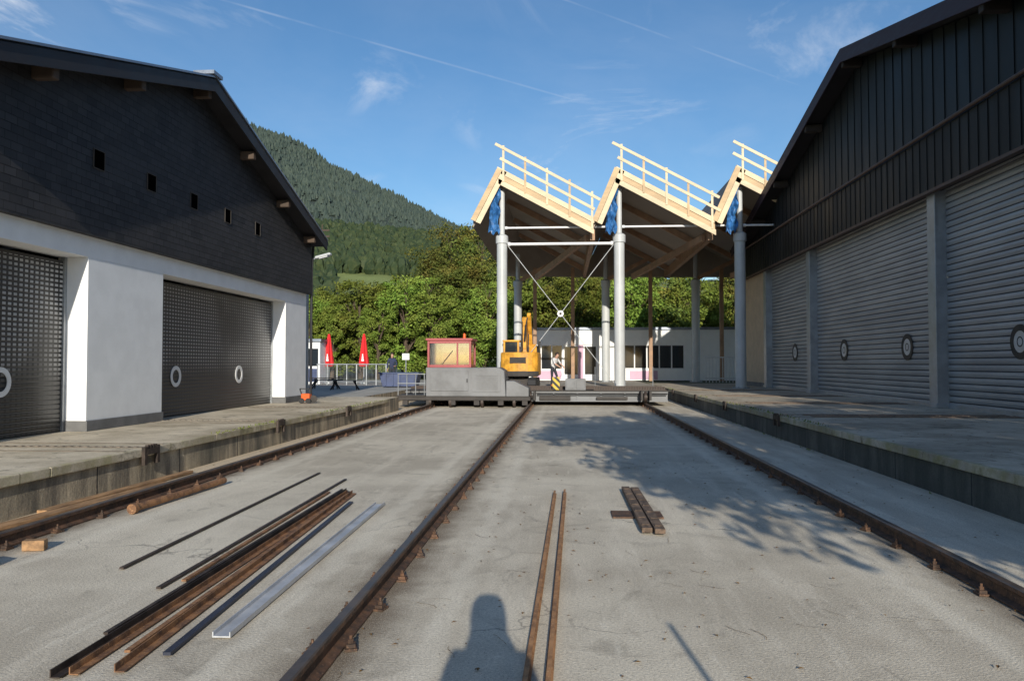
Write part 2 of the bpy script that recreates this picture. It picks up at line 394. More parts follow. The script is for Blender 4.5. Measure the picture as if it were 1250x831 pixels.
veil=val(nt,'MULTIPLY',ramp(nt,noise(nt,cb.outputs[0],.7,6,.6,.5),.35,.8),.12)
mask=val(nt,'MAXIMUM',m1,veil)
def contrail(a,b,wd,amt,ends):
    global mask
    a=Vector(a).normalized();b=Vector(b).normalized();n=a.cross(b).normalized();t=(b-a).normalized()
    vm=N(nt,'ShaderNodeVectorMath',operation='DOT_PRODUCT');L(nt,d,vm.inputs[0]);vm.inputs[1].default_value=n
    vt=N(nt,'ShaderNodeVectorMath',operation='DOT_PRODUCT');L(nt,d,vt.inputs[0]);vt.inputs[1].default_value=t
    k=val(nt,'SUBTRACT',1.0,ramp(nt,val(nt,'ABSOLUTE',vm.outputs['Value']),0,wd))
    k=val(nt,'MULTIPLY',k,val(nt,'SUBTRACT',1.0,ramp(nt,vt.outputs['Value'],b.dot(t)-.03,b.dot(t)+ends)))
    k=val(nt,'MULTIPLY',k,val(nt,'MULTIPLY',ramp(nt,noise(nt,d,9,4),.3,.65),amt))
    mask=val(nt,'MAXIMUM',mask,k)
contrail((-.4387,.959,.465),(.032,.995,.331),.0022,.20,.005)
contrail((0,.989,.465),(.3148,1.014,.3497),.0024,.16,.005)
skc=mixc(nt,mask,hs.outputs[0],(6.8,7.1,7.6))
L(nt,skc,bg.inputs[0]);bg.inputs[1].default_value=.128

# ------------------------------------------------------------------ ground, platforms
g=MB()
def sheet(mb,x0,x1,y0,y1,z,mi=0):mb.add([(x0,y0,z),(x1,y0,z),(x1,y1,z),(x0,y1,z)],[(0,1,2,3)],mi)
B=4000
sheet(g,-B,-7.2,-B,B,.43);sheet(g,-7.2,-5.87,-B,27.2,.43);sheet(g,-7.2,4.72,38.0,B,.43);sheet(g,4.72,B,-B,B,.43);sheet(g,-5.87,4.72,-B,-25,.43)
g.make('ground',M['grass'],kind='structure',recalc=False)
g=MB();sheet(g,-5.86,4.71,-25,38,0);sheet(g,-7.2,-5.86,27.2,38,0)
g.make('yard_pavement',M['asphalt'],kind='structure',recalc=False)
def platform(x0,x1,y0,y1,zt,mt,ms):
    b=MB();b.box(x0,x1,y0,y1,-.1,zt)
    b.m=[1]*6
    for i,f in enumerate(b.f):
        if all(b.v[k][2]>zt-.001 for k in f):b.m[i]=0
    return b.make('platform',[mt,ms],kind='structure')
platform(-24,-5.85,-25,27.2,.47,M['conL'],M['sideL'])
platform(4.7,26,-25,46,.5,M['conR'],M['sideR'])
platform(-7.2,4.695,38,63,.49,M['conF'],M['sideL'])
platform(-30,-7.2,27.2,56,.46,M['ballast'],M['sideL'])
for (x,sg,y1,mt,zt) in((-5.85,1,27.2,M['conL'],.47),(4.7,-1,37.9,M['conR'],.5)):
    b=MB();y=-2.0
    while y<y1-2.1:
        b.box(min(x,x+sg*.04),max(x,x+sg*.04),y+.005,y+2.095,zt-.11,zt+.004);y+=2.1
    b.make('kerb',mt,kind='structure',bevel=.012)

# terrain
RX=[-2600,-1300,-771,-606,-530,-456,-380,-299,-205,-63,173,500,1200,2600]
RZ=[620,640,545,466,440,391,352,312,262,205,150,160,220,260]
def ridge(x):return float(np.interp(x,RX,RZ))
def vn(x,y):
    return math.sin(x*.013+1)*math.cos(y*.011)*.5+math.sin(x*.031+y*.023)*.3+math.sin(x*.07-y*.05+2)*.2
def mz(x,y):
    t=min(1,max(0,(y-620)/880));r=ridge(x)
    if y>1500:return r-(y-1500)*.35
    base=40
    return base+(r-base)*(t**.85)+vn(x,y)*26*math.sin(math.pi*min(1,t*1.02))*1.0
def hz(x,y):
    b=float(np.interp(y,[95,140,200,300,340,460,620,760],[0,3,12,33,42,72,78,20]))
    side=float(np.interp(x,[-400,-180,-100,-60,0,150],[1.35,1.2,1.05,.97,.8,.55]))
    return b*side+vn(x*3,y*3)*1.3*min(1,(y-95)/80)+.4
def gridmesh(name,xs,ys,fz,mat,kind='structure'):
    b=MB();nx=len(xs)
    for y in ys:
        for x in xs:b.v.append((x,y,fz(x,y)))
    for j in range(len(ys)-1):
        for i in range(nx-1):
            b.f.append((j*nx+i,j*nx+i+1,(j+1)*nx+i+1,(j+1)*nx+i));b.m.append(0)
    return b.make(name,mat,kind=kind,smooth=True,recalc=False)
gridmesh('mountain',np.linspace(-2400,1800,150),np.linspace(620,2100,60),mz,M['mount'])
gridmesh('hill',np.linspace(-500,400,90),np.linspace(96,760,70),hz,M['meadow'])

def conetrees(pts,mat,name,label,sides=6,round_=False):
    vs=[];fs=[];o=0
    for (x,y,z,h,r) in pts:
        a0=R.random()*6.28
        if not round_:rings=[(0.0,r*.9),(.5,r*.6)]
        else:rings=[(0,r*.55),(.3,r),(.65,r*.9),(.88,r*.5)]
        for (q,rr) in rings:
            for i in range(sides):
                a=a0+i*2*math.pi/sides;k=rr*(.6+.8*R.random())
                vs.append((x+k*math.cos(a),y+k*math.sin(a),z+h*q+(R.random()-.5)*h*.14))
        vs.append((x,y,z+h));nr=len(rings)
        for q in range(nr-1):
            for i in range(sides):
                j=(i+1)%sides;fs.append((o+q*sides+i,o+q*sides+j,o+(q+1)*sides+j,o+(q+1)*sides+i))
        for i in range(sides):fs.append((o+(nr-1)*sides+i,o+(nr-1)*sides+(i+1)%sides,o+nr*sides))
        o+=nr*sides+1
    me=bpy.data.meshes.new(name);me.from_pydata(vs,[],fs);me.materials.append(mat)
    ob=bpy.data.objects.new(name,me);COL.objects.link(ob);tag(ob,label,'forest',None,'stuff');return ob
pts=[]
y=640
while y<1530:
    x0=max(-1150,-.48*y-60);x1=-.0*y+40
    x=x0
    while x<x1:
        xx=x+R.uniform(-4,4);yy=y+R.uniform(-5,5)
        if vn(xx*2.1+50,yy*1.7)>-.68:
            h=R.uniform(7,12)*(1 if R.random()<.9 else 1.25);pts.append((xx,yy,mz(xx,yy)-1.5,h,h*R.uniform(.30,.42)))
        x+=6.0
    y+=7.6
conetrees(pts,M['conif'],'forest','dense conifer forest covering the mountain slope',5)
pts=[]
for i in range(9500):
    yy=R.uniform(302,640);xx=R.uniform(-.42*yy-10,.02*yy+20)
    if yy<335 and vn(xx*9,yy*5)>.3:continue
    if yy<318 and xx>-.30*yy and xx<-.19*yy:continue
    h=R.uniform(4,10);pts.append((xx,yy,hz(xx,yy)-1,h,h*R.uniform(.2,.36)))
for i in range(420):
    yy=R.uniform(170,300);k=R.choice([R.uniform(-.42,-.30),R.uniform(-.18,-.03)]);xx=k*yy
    h=R.uniform(3.5,7);pts.append((xx,yy,hz(xx,yy)-.5,h,h*.42))
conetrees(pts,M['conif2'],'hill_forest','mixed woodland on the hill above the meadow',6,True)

# ------------------------------------------------------------------ trees
def leafmesh(centers,nleaf,size,spread,seed,flat=.75):
    rs=np.random.RandomState(seed);vs=[];fs=[];o=0
    for (cx_,cy_,cz_,cr) in centers:
        P=rs.normal(size=(nleaf,3));P/=np.linalg.norm(P,axis=1)[:,None]+1e-6
        P*=(rs.rand(nleaf,1)**.45)*cr*spread;P[:,2]*=flat
        Nn=rs.normal(size=(nleaf,3))*.7+P/cr*1.2+np.array([0,-.3,.4]);Nn/=np.linalg.norm(Nn,axis=1)[:,None]
        T=np.cross(Nn,rs.normal(size=(nleaf,3)));T/=np.linalg.norm(T,axis=1)[:,None]+1e-6;Bt=np.cross(Nn,T)
        S=size*(.5+.9*rs.rand(nleaf,1));C=P+np.array([cx_,cy_,cz_])
        A=np.stack([C-T*S,C-Bt*S*.55,C+T*S,C+Bt*S*.55],1).reshape(-1,3)
        vs+=A.tolist()
        fs+=[(o+4*k,o+4*k+1,o+4*k+2,o+4*k+3) for k in range(nleaf)];o+=4*nleaf
    me=bpy.data.meshes.new('crown');me.from_pydata(vs,[],fs);return me
def make_tree(name,label,h,cr,trunkh,nclump,nleaf,leaf,mat,seed,loc,cat='tree',group=None,shape='round',tr_=.22,limbs=14,csize=.3):
    rr=random.Random(seed);root=thing(name,loc,label,cat,group)
    cs=[]
    for i in range(nclump):
        while True:
            u=rr.uniform(-1,1);v=rr.uniform(-1,1);t=rr.uniform(0,1)
            if shape=='round':lim=math.sqrt(max(0,1-(2*t-1)**2))*(.9+.1*math.sin(i))
            elif shape=='cone':lim=(1-t)*1.0+.05
            else:lim=min(1,.55+t*.9) if t<.6 else math.sqrt(max(0,1-((t-.6)/.4)**2))*1.0
            q=math.hypot(u,v)
            if q<lim and (q>lim*.45 or rr.random()<.25):break
        k=rr.uniform(.6,1.35)
        cs.append((u*cr,v*cr,trunkh+t*(h-trunkh-.3),cr*csize*k*(.6 if shape=='cone' and t>.7 else 1)))
    t=MB();top=trunkh+(h-trunkh)*.75
    prev=Vector((0,0,-.1));segs=6;pl=[prev]
    for i in range(1,segs+1):
        p=Vector((rr.uniform(-.12,.12)*i*.4,rr.uniform(-.12,.12)*i*.4,top*i/segs));pl.append(p)
    for i in range(segs):
        t.cyl(pl[i],pl[i+1],tr_*(1-i/segs*.85),tr_*(1-(i+1)/segs*.85),8,caps=False)
    for c in rr.sample(cs,min(limbs,len(cs))):
        z0=max(trunkh*.8,min(top*.95,c[2]*.62));k=z0/top*segs;i=min(segs-1,int(k));b0=pl[i].lerp(pl[i+1],k-i)
        mid=b0.lerp(Vector(c[:3]),.5)+Vector((rr.uniform(-.2,.2),rr.uniform(-.2,.2),.25))
        t.cyl(b0,mid,tr_*.38,tr_*.22,5,caps=False);t.cyl(mid,c[:3],tr_*.22,tr_*.06,5,caps=False)
        for _ in range(2):
            e=Vector(c[:3])+Vector((rr.uniform(-1,1),rr.uniform(-1,1),rr.uniform(-.3,.8)))*cr*.28
            t.cyl(mid,e,tr_*.12,tr_*.03,4,caps=False)
    me_t=t.make('trunk',M['bark'],smooth=True)
    me_t.parent=root
    me=leafmesh(cs,nleaf,leaf,1.0,seed);me.materials.append(mat);cr_o=bpy.data.objects.new('crown',me);COL.objects.link(cr_o);cr_o.parent=root
    return root
GB='trees bordering the terrace and station'
T1=make_tree('broadleaf_tree','bushy green broadleaf tree beside the terrace',8.7,3.0,.9,100,150,.105,M['leafA'],1,(-24,66,.4),group=GB,csize=.26)
T2=make_tree('broadleaf_tree','tall broadleaf tree turning yellow behind the canopy',14.5,4.2,2.0,150,150,.125,M['leafB'],2,(-10.5,72,.4),group=GB,csize=.24)
T3=make_tree('broadleaf_tree','slender upright green tree in the tree row',7.6,1.9,.3,80,150,.09,M['leafA'],3,(-20,62,.4),group=GB,shape='tall',csize=.28)
T4=make_tree('spruce_tree','dark green spruce among the broadleaf trees',13,2.6,1.0,90,90,.14,M['leafC'],4,(-1,92,.4),group=GB,shape='cone')
T5=make_tree('broadleaf_tree','round crowned tree with yellowing leaves',11,3.6,1.0,120,150,.12,M['leafB'],5,(3,70,.4),group=GB,csize=.25)
rr=random.Random(11)
for (T,x,y,s) in [(T3,-24,60,1.0),(T1,-27,70,1.0),(T3,-22.3,61,1.18),(T3,-18.2,60,.86),(T1,-20.5,69,.98),(T3,-16.4,62,1.18),(T3,-14.6,60,.84),(T1,-17,70,.90),
    (T3,-26.5,59,.95),(T1,-14.2,68,1.05),(T3,-12.8,62,1.2),(T1,-30,66,1.1),(T1,-11.6,65,1.0),(T2,-12.4,78,.92),(T2,-7.8,72,1.0),(T5,-9.2,66,.88),(T1,-6.6,65,.95),(T2,-3.8,72,.82),
    (T5,-1.4,70,.92),(T1,.9,68,1.1),(T2,6.8,77,.78),(T1,5.6,68,1.15),(T5,8.9,69,.95),(T1,11.6,68,1.1),(T5,14.8,69,.95),(T2,17,76,.85),(T1,19,68,1.1),(T4,4.2,82,.85),(T4,10.5,84,.85),(T4,-5.5,88,1.05),
    (T1,-24,80,1.0),(T1,-29,80,1.1),(T5,-10.9,80,1.05),(T1,-33,74,1.2),(T5,22,72,1.2),(T5,-6.5,78,1.1),(T1,-4.4,69,1.1),(T5,2.8,76,1.0),(T3,-10.4,61,1.0),(T3,-20.3,60.5,.92),(T4,-15.4,82,.72),(T5,-18.6,76,.8)]:
    copy_thing(T,(x,y,.4),rr.uniform(0,6.28),(s*rr.uniform(.9,1.1),s*rr.uniform(.9,1.1),s))
# trees behind the photographer that throw the dappled shadow
S1=make_tree('broadleaf_tree','open crowned broadleaf tree at the yard end',8.6,3.9,2.4,105,230,.10,M['leafB'],21,(5.0,-2.2,.45),group='trees at the near end of the yard',tr_=.24,limbs=100,csize=.20)
S2=copy_thing(S1,(11.0,-5,.45),2.1,1.1)
S3=copy_thing(S1,(6.2,-1.2,.45),4.0,.52)
mp=thing('shadow_post',(1.27,-1.0,0),'unseen thin post added to cast a slim shadow','post')  # out of view, added to cast the thin line of shadow on the yard
b=MB();b.cyl((1.27,-1,.0),(1.27,-1,1.9),.018,n=8);b.make('shaft',M['steelg'],parent=mp)
b=MB();b.cyl((1.27,-1,.0),(1.27,-1,.03),.12,n=12);b.make('foot',M['greydk'],parent=mp)

# ------------------------------------------------------------------ rails in the yard
def rail_profile(mb,x,y0,y1,z0=0.004,s=1.0):
    P=[(-.062,0),(.062,0),(.062,.012),(.012,.028),(.009,.085),(.034,.1),(.034,.128),(.026,.136),(-.026,.136),(-.034,.128),(-.034,.1),(-.009,.085),(-.012,.028),(-.062,.012)]
    P=[(a*s,b*s) for a,b in P]
    mb.prism([(x+a,y0,z0+b) for a,b in P],(0,y1-y0,0))
    for i in range(len(mb.f)-len(P),len(mb.f)):
        if all(mb.v[k][2]>z0+.125*s for k in mb.f[i]):mb.m[i]=1
def clip_template():
    b=MB();b.box(-.036,.036,-.05,.05,0,.014);b.box(-.026,.026,-.03,.03,.014,.034)
    b.cyl((0,0,.034),(0,0,.056),.017,n=6);b.cyl((0,0,.056),(0,0,.078),.009,n=6)
    return b
ct=clip_template()
for x in(-5.05,-1.34,3.06):
    root=thing('rail',(x,18,0),'rusty running rail bolted to the yard floor','rail','running rails across the yard')
    b=MB();rail_profile(b,x,-8,37.9);b.make('rail_bar',[M['rust'],M['railtop']],parent=root)
    first=None;y=3.0
    while y<37:
        for sx in(-.1,.1):
            if first is None:
                q=MB();q.v=[(v[0],v[1],v[2]) for v in ct.v];q.f=ct.f;q.m=ct.m
                first=q.make('rail_clip',M['rust'],origin=(0,0,0));first.parent=root;o=first
            else:
                o=first.copy();COL.objects.link(o);o.parent=root
            o.location=(sx,y-18+(.05 if sx>0 else -.04)+R.uniform(-.02,.02),.004);o.rotation_euler=(0,0,R.uniform(-.3,.3))
        y+=.72 if y<20 else .9
# ------------------------------------------------------------------ loose steel on the floor
def bar(name,label,cat,p,q,kind,mat,wd=.06,z=.01,group='steel bars lying in a loose bundle'):
    p=Vector((p[0],p[1],z));q=Vector((q[0],q[1],z));b=MB()
    d_=(q-p).normalized();r=Vector((d_.y,-d_.x,0));u=Vector((0,0,1))
    if kind=='angle':P=[(-.5,0),(.5,0),(.5,.12),(-.38,.12),(-.38,.8),(-.5,.8)]
    elif kind=='channel':P=[(-.5,0),(.5,0),(.5,.3),(.44,.3),(.44,.08),(-.44,.08),(-.44,.3),(-.5,.3)]
    elif kind=='rail':P=[(-.5,0),(.5,0),(.5,.1),(.1,.25),(.1,.7),(.28,.8),(.28,1),(-.28,1),(-.28,.8),(-.1,.7),(-.1,.25),(-.5,.1)]
    else:P=[(-.5,0),(.5,0),(.5,.4),(-.5,.4)]
    b.prism([p+r*a*wd+u*c*wd for a,c in P],q-p)
    return b.make(name,mat,origin=(p+q)/2,label=label,cat=cat,group=group)
bar('steel_bar','thin dark steel bar lying on the asphalt','steel bar',(-3.54,6.06),(-3.67,11.5),'flat',M['rustdk'],.035)
bar('steel_angle','rusty steel angle in the bundle','steel angle',(-2.66,3.95),(-2.78,9.9),'angle',M['rustdk'],.055)
bar('steel_angle','rusty steel angle in the bundle','steel angle',(-2.59,4.0),(-2.74,9.8),'angle',M['rustor'],.05)
bar('steel_angle','dark steel rail in the bundle','steel angle',(-2.72,4.5),(-2.83,9.8),'rail',M['rustdk'],.05)
bar('steel_angle','rusty orange steel angle in the bundle','steel angle',(-2.37,4.05),(-2.66,9.75),'angle',M['rustor'],.055)
bar('steel_angle','rusty orange steel angle in the bundle','steel angle',(-2.47,4.3),(-2.70,9.6),'flat',M['rustor'],.035,.02)
bar('steel_bar','dark steel bar beside the bundle','steel bar',(-2.96,5.55),(-3.1,10.9),'flat',M['rustdk'],.035)
bar('steel_bar','rusty steel bar beside the bundle','steel bar',(-2.87,5.75),(-3.0,9.8),'flat',M['rustor'],.035)
bar('steel_channel','light silver steel channel beside the rusty bars','steel channel',(-2.06,4.6),(-2.15,9.0),'channel',M['lightsteel'],.11)
bar('steel_flat','dark steel flat beside the rusty bars','steel flat',(-2.24,4.3),(-2.52,9.1),'flat',M['bluesteel'],.045)
bar('steel_rail','rusty narrow rail lying in the centre','steel rail',(-.21,3.6),(-.135,9.9),'rail',M['rustor2'],.045,group='pair of rusty bars')
bar('steel_rail','rusty narrow rail lying in the centre','steel rail',(-.095,3.6),(-.01,10.0),'rail',M['rustor2'],.045,group='pair of rusty bars')
def single(name,label,cat,fn,mats,origin,bevel=0,smooth=False,group=None):
    b=MB();fn(b);return b.make(name,mats,origin=origin,label=label,cat=cat,bevel=bevel,smooth=smooth,group=group)
single('steel_plate','rusty brown flat steel plate under the timbers','steel plate',lambda b:b.box(.50,1.04,8.42,8.78,.004,.02),M['rust'],(.8,8.6,0))
def slp(b,p,q):
    p=Vector(p);q=Vector(q)
    b.beam(p,q,.1,.045)
    for k in range(7):
        c=p.lerp(q,(k+.5)/7);b.box(c.x-.035,c.x+.035,c.y-.05,c.y+.05,p.z+.0226,p.z+.03)
single('wooden_sleeper','short rusty brown plank with bolted cleats','sleeper',lambda b:slp(b,(.785,7.65,.045),(.77,10.2,.045)),M['woodrust'],(.78,8.9,.03),.006,group='pair of sleepers')
single('wooden_sleeper','short rusty brown plank with bolted cleats','sleeper',lambda b:slp(b,(.905,7.6,.045),(.88,10.15,.045)),M['woodrust'],(.91,8.9,.03),.006,group='pair of sleepers')
def pipe(b):
    a=Vector((-4.73,8.3,.06));c=Vector((-4.64,10.4,.06));b.cyl(a,c,.042,n=14);b.cyl(a-(c-a)*.01,a+(c-a)*.02,.056,n=14)
single('steel_pipe','rusty steel pipe beside the rail','steel pipe',pipe,M['rustor'],(-4.7,9.3,0),smooth=True)
single('wooden_plank','tan plank lying along the rail','plank',lambda b:b.beam((-5.62,7.2,.03),(-5.36,10.3,.03),.17,.04),M['woodtan'],(-5.5,8.9,0),.006)
single('wooden_plank','tan plank lying beside the platform wall','plank',lambda b:b.beam((-5.7,8.2,.03),(-5.62,11.4,.03),.12,.04),M['woodtan'],(-5.65,9.9,0),.006)
single('wooden_block','small square timber block on the asphalt','timber block',lambda b:b.obox((-4.68,6.65,.05),(.09,.02,0),(-.015,.05,0),(0,0,.045)),M['woodtan'],(-4.68,6.65,0),.008,group='timber blocks')
single('wooden_block','small square timber block on the asphalt','timber block',lambda b:b.obox((-4.72,6.1,.045),(.09,-.03,0),(.02,.05,0),(0,0,.04)),M['woodtan'],(-4.72,6.1,0),.008,group='timber blocks')
# leaf litter
vs=[];fs=[];
for i in range(800):
    if i<300:
        rx=R.choice([-5.05,-1.34,3.06,4.55,-5.7]);x=rx+R.gauss(0,.16);y=R.uniform(3,24);z=.012
        if x>4.66 or x<-5.8: continue
    elif i<600:x=R.uniform(-1,4.5);y=R.uniform(4,14);z=.01
    else:x=R.uniform(4.8,9);y=R.uniform(8,30);z=.508
    s=R.uniform(.01,.024);a=R.uniform(0,6.28);o=len(vs);c,sn=math.cos(a)*s,math.sin(a)*s
    vs+=[(x-c,y-sn,z),(x+sn*.5,y-c*.5,z+s*.4),(x+c,y+sn,z+.003),(x-sn*.5,y+c*.5,z+s*.3)];fs.append((o,o+1,o+2,o+3))
for i in range(40):
    x=R.uniform(-1.2,2.5);y=R.uniform(4,9.5);a=R.uniform(0,6.28)
    for k in range(4):
        nx_=x+math.cos(a)*.05;ny_=y+math.sin(a)*.05;o=len(vs)
        vs+=[(x,y,.008),(nx_,ny_,.012),(nx_+.003,ny_+.003,.012),(x+.003,y+.003,.008)];fs.append((o,o+1,o+2,o+3));x,y=nx_,ny_;a+=R.uniform(-.5,.5)
me=bpy.data.meshes.new('leaf_litter');me.from_pydata(vs,[],fs);me.materials.append(M['litter'])
ob=bpy.data.objects.new('leaf_litter',me);COL.objects.link(ob);tag(ob,'dry fallen leaves scattered over the yard floor','leaves',None,'stuff')
vs=[];fs=[]
for i in range(1200):
    if i<500: x=-5.8+R.uniform(-.14,.02);y=R.uniform(5,27);z=.47
    elif i<1050:x=4.72+R.uniform(0,.14);y=R.uniform(6,37);z=.5
    else:x=4.66-R.uniform(0,.06);y=R.uniform(6,30);z=0
    if vn(x*9,y*30)<-.05:continue
    h=R.uniform(.015,.05);a=R.uniform(0,6.28);o=len(vs);c,sn=math.cos(a)*.012,math.sin(a)*.012
    lx,ly=R.uniform(-.02,.02),R.uniform(-.02,.02)
    vs+=[(x-c,y-sn,z),(x+c,y+sn,z),(x+lx,y+ly,z+h)];fs.append((o,o+1,o+2))
me=bpy.data.meshes.new('weeds');me.from_pydata(vs,[],fs);me.materials.append(M['leafA'])
ob=bpy.data.objects.new('weeds',me);COL.objects.link(ob);tag(ob,'tufts of grass growing along the platform edge','weeds',None,'stuff')

# ------------------------------------------------------------------ tracks crossing the platforms
def cross_track(x0,x1,y,z,edge_x,sg,lab,timber):
    root=thing('rack_track',((x0+x1)/2,y,z),lab,'rack track','rack railway tracks crossing the platforms')
    for dy_ in(-.5,.5):
        b=MB();b.box(x0,x1,y+dy_-.025,y+dy_+.025,z+.004,z+.009);b.make('rail_bar',M['railflush'],parent=root)
    b=MB();x=x0
    b.box(x0,x1,y-.045,y+.045,z+.004,z+.009)
    while x<x1-.05:
        b.box(x,x+.05,y-.03,y+.03,z+.0091,z+.016);x+=.12
    b.make('rack_bar',M['railflush'],parent=root)
    if timber:
        for dy_ in(-.27,.27):
            b=MB();b.box(x0+.6,x1-.1,y+dy_-.13,y+dy_+.13,z+.004,z+.014);b.make('timber_infill',M['woodold'],parent=root)
    b=MB();ex=edge_x
    a0,a1=sorted((ex+sg*.042,ex+sg*.09))
    b.box(a0,a1,y-.2,y-.13,z-.22,z+.03);b.box(a0,a1,y+.13,y+.2,z-.22,z+.03);b.box(a0+.005,a1+.003,y-.13,y+.13,z-.08,z+.0)
    for k in range(4):b.box(a0+.002,a1-.002,y-.12+k*.07,y-.09+k*.07,z+.0,z+.05)
    b.make('end_bracket',M['rustdk'],parent=root)
for y in(10.6,15.6,20.6):cross_track(-8.55,-5.87,y,.47,-5.85,1,'worn rack track set flush in the pale concrete platform',False)
for y in(17.6,23.2,28.3,34.2):cross_track(4.72,9.75,y,.5,4.7,-1,'worn rack track with timber infill before a shutter',True)

# ------------------------------------------------------------------ shutters
def slats(mb,x,y0,y1,z0,z1,step,amp,sg,mi=0):
    n=int((z1-z0)/step+.001);vs=[];fs=[]
    prof=[]
    for i in range(n):
        z=z0+i*step
        prof+=[(0,z),(amp*.7,z+.12*step),(amp,z+.5*step),(amp*.7,z+.88*step)]
    prof.append((0,z0+n*step))
    for a,z in prof:vs+=[(x+sg*a,y0,z),(x+sg*a,y1,z)]
    for i in range(len(prof)-1):fs.append((2*i,2*i+1,2*i+3,2*i+2))
    mb.add(vs,fs,mi)

# ------------------------------------------------------------------ LEFT BUILDING
LB=thing('workshop_building',(-15,16.5,.47),'gabled depot building with dark shingles above white walls','building')
X=-8.3;ya,yb=8.4,24.55;AP=(16.6,7.95);SL=.285
def rz(y):return AP[1]-SL*abs(y-AP[0])
b=MB()
for y0,y1 in((ya,9.6),(13.05,15.6),(22.7,yb)):b.box(-8.85,X,y0,y1,.65,3.5)
b.box(-8.85,X,ya,yb,3.5,3.9)
b.box(-23,-8.85,ya,ya+.3,.47,4.2);b.box(-23,-8.85,yb-.3,yb,.47,4.2);b.box(-23,-22.7,ya+.3,yb-.3,.47,4.2)
b.make('wall',M['white_wall'],parent=LB,bevel=.008)
for y0,y1 in((ya,9.6),(13.05,15.6),(22.7,yb)):
    b=MB();b.box(-8.87,X+.03,y0-.02,y1+.02,.47,.65);b.make('plinth',M['plinth'],parent=LB,bevel=.006)
b=MB();P=[(X+.002,ya-.1,3.87),(X+.002,yb+.1,3.87),(X+.002,yb+.1,rz(yb+.1)-.22),(X+.002,AP[0],AP[1]-.22),(X+.002,ya-.1,rz(ya-.1)-.22)]
b.prism(P,(.13,0,0))
P2=[(-23,p[1],p[2]) for p in P];b.prism(P2,(-.12,0,0));b.box(-23,X,yb,yb+.1,4.21,rz(yb+.1)-.24);b.box(-23,X,ya-.1,ya,4.21,rz(ya-.1)-.24)
b.make('shingle_cladding',M['shingle'],parent=LB)
VX=-7.75
b=MB()
for s in(-1,1):
    e=AP[0]+s*8.15;z=rz(e)
    b.prism([(VX,AP[0],AP[1]),(VX,e,z),(VX,e,z-.2),(VX,AP[0],AP[1]-.2)],(-16,0,0))
b.make('roof',[M['roofdark']],parent=LB)
b=MB()
for s in(-1,1):
    e=AP[0]+s*8.2;z=rz(e)
    b.prism([(VX+.002,AP[0],AP[1]-.03),(VX+.002,e,z-.03),(VX+.002,e,z-.3),(VX+.002,AP[0],AP[1]-.3)],(.05,0,0))
b.make('verge_board',M['roofdark'],parent=LB)
b=MB()
for s in(-1,1):
    e=AP[0]+s*8.2;z=rz(e)
    b.prism([(VX-.1,AP[0],AP[1]+.045),(VX-.1,e,z+.045),(VX-.1,e,z+.002),(VX-.1,AP[0],AP[1]+.002)],(.18,0,0))
b.box(VX-.35,VX+.12,AP[0]-.22,AP[0]+.22,AP[1]+.02,AP[1]+.1)
b.make('verge_flashing',M['zinc'],parent=LB)
for s in(-1,1):
    b=MB();e=AP[0]+s*8.2;z=rz(e)-.06
    b.cyl((-23,e+s*.08,z),(VX+.03,e+s*.08,z),.075,n=10);b.make('gutter',M['roofdark'],parent=LB,smooth=True)
b=MB()
b.cyl((VX-.45,24.9,5.45),(X+.1,24.75,4.6),.045,n=8);b.cyl((X+.1,24.75,4.62),(X+.1,24.75,.6),.045,n=8)
b.make('downpipe',M['roofdark'],parent=LB,smooth=True)
for y in(11.4,13.9,16.6,19.1,21.6,23.9):
    b=MB();z=rz(y)-.33;b.box(X+.13,VX-.06,y-.08,y+.08,z-.12,z+.08);b.make('purlin',M['purlin'],parent=LB,bevel=.02)
for y in(13.1,14.85,16.62,18.35,20.2):
    root=MB();xw=X+.133
    root.box(xw,xw+.014,y-.17,y-.155,5.045,5.395);root.box(xw,xw+.014,y+.155,y+.17,5.045,5.395);root.box(xw,xw+.014,y-.155,y+.155,5.045,5.06);root.box(xw,xw+.014,y-.155,y+.155,5.38,5.395)
    wf=root.make('window',M['winframe'],parent=LB)
    q=MB();q.box(xw,xw+.004,y-.155,y+.155,5.06,5.38);q.make('pane',M['hole'],parent=wf)
for (y0,y1,rings) in((9.6,13.05,[11.5]),(15.6,22.7,[16.95,20.35])):
    b=MB();slats(b,-8.72,y0,y1,.47,3.5,.08,.010,1);sh=b.make('roller_shutter',M['perf'],parent=LB)
    for yy in rings:
        q=MB();q.ring((-8.705,yy,1.36),.15,.235,.012,'X');q.make('ring_emblem',M['whitep'],parent=sh)
    for ya2,yb2 in((y0+.002,y0+.07),(y1-.07,y1-.002)):
        q=MB();q.box(-8.76,-8.68,ya2,yb2,.47,3.499);q.make('guide_rail',M['steelg'],parent=sh)
ma=thing('roof_mast',(-7.85,24.72,5.5),'small wooden mast with crossbars at the eave corner','mast')
b=MB();b.cyl((-7.85,24.72,5.5),(-7.85,24.72,6.15),.018,n=8);b.make('post',M['purlin'],parent=ma)
for z in(5.95,5.75):
    b=MB();b.beam((-8.05,24.69,z),(-7.6,24.69,z),.02,.05);b.make('crossbar',M['purlin'],parent=ma)

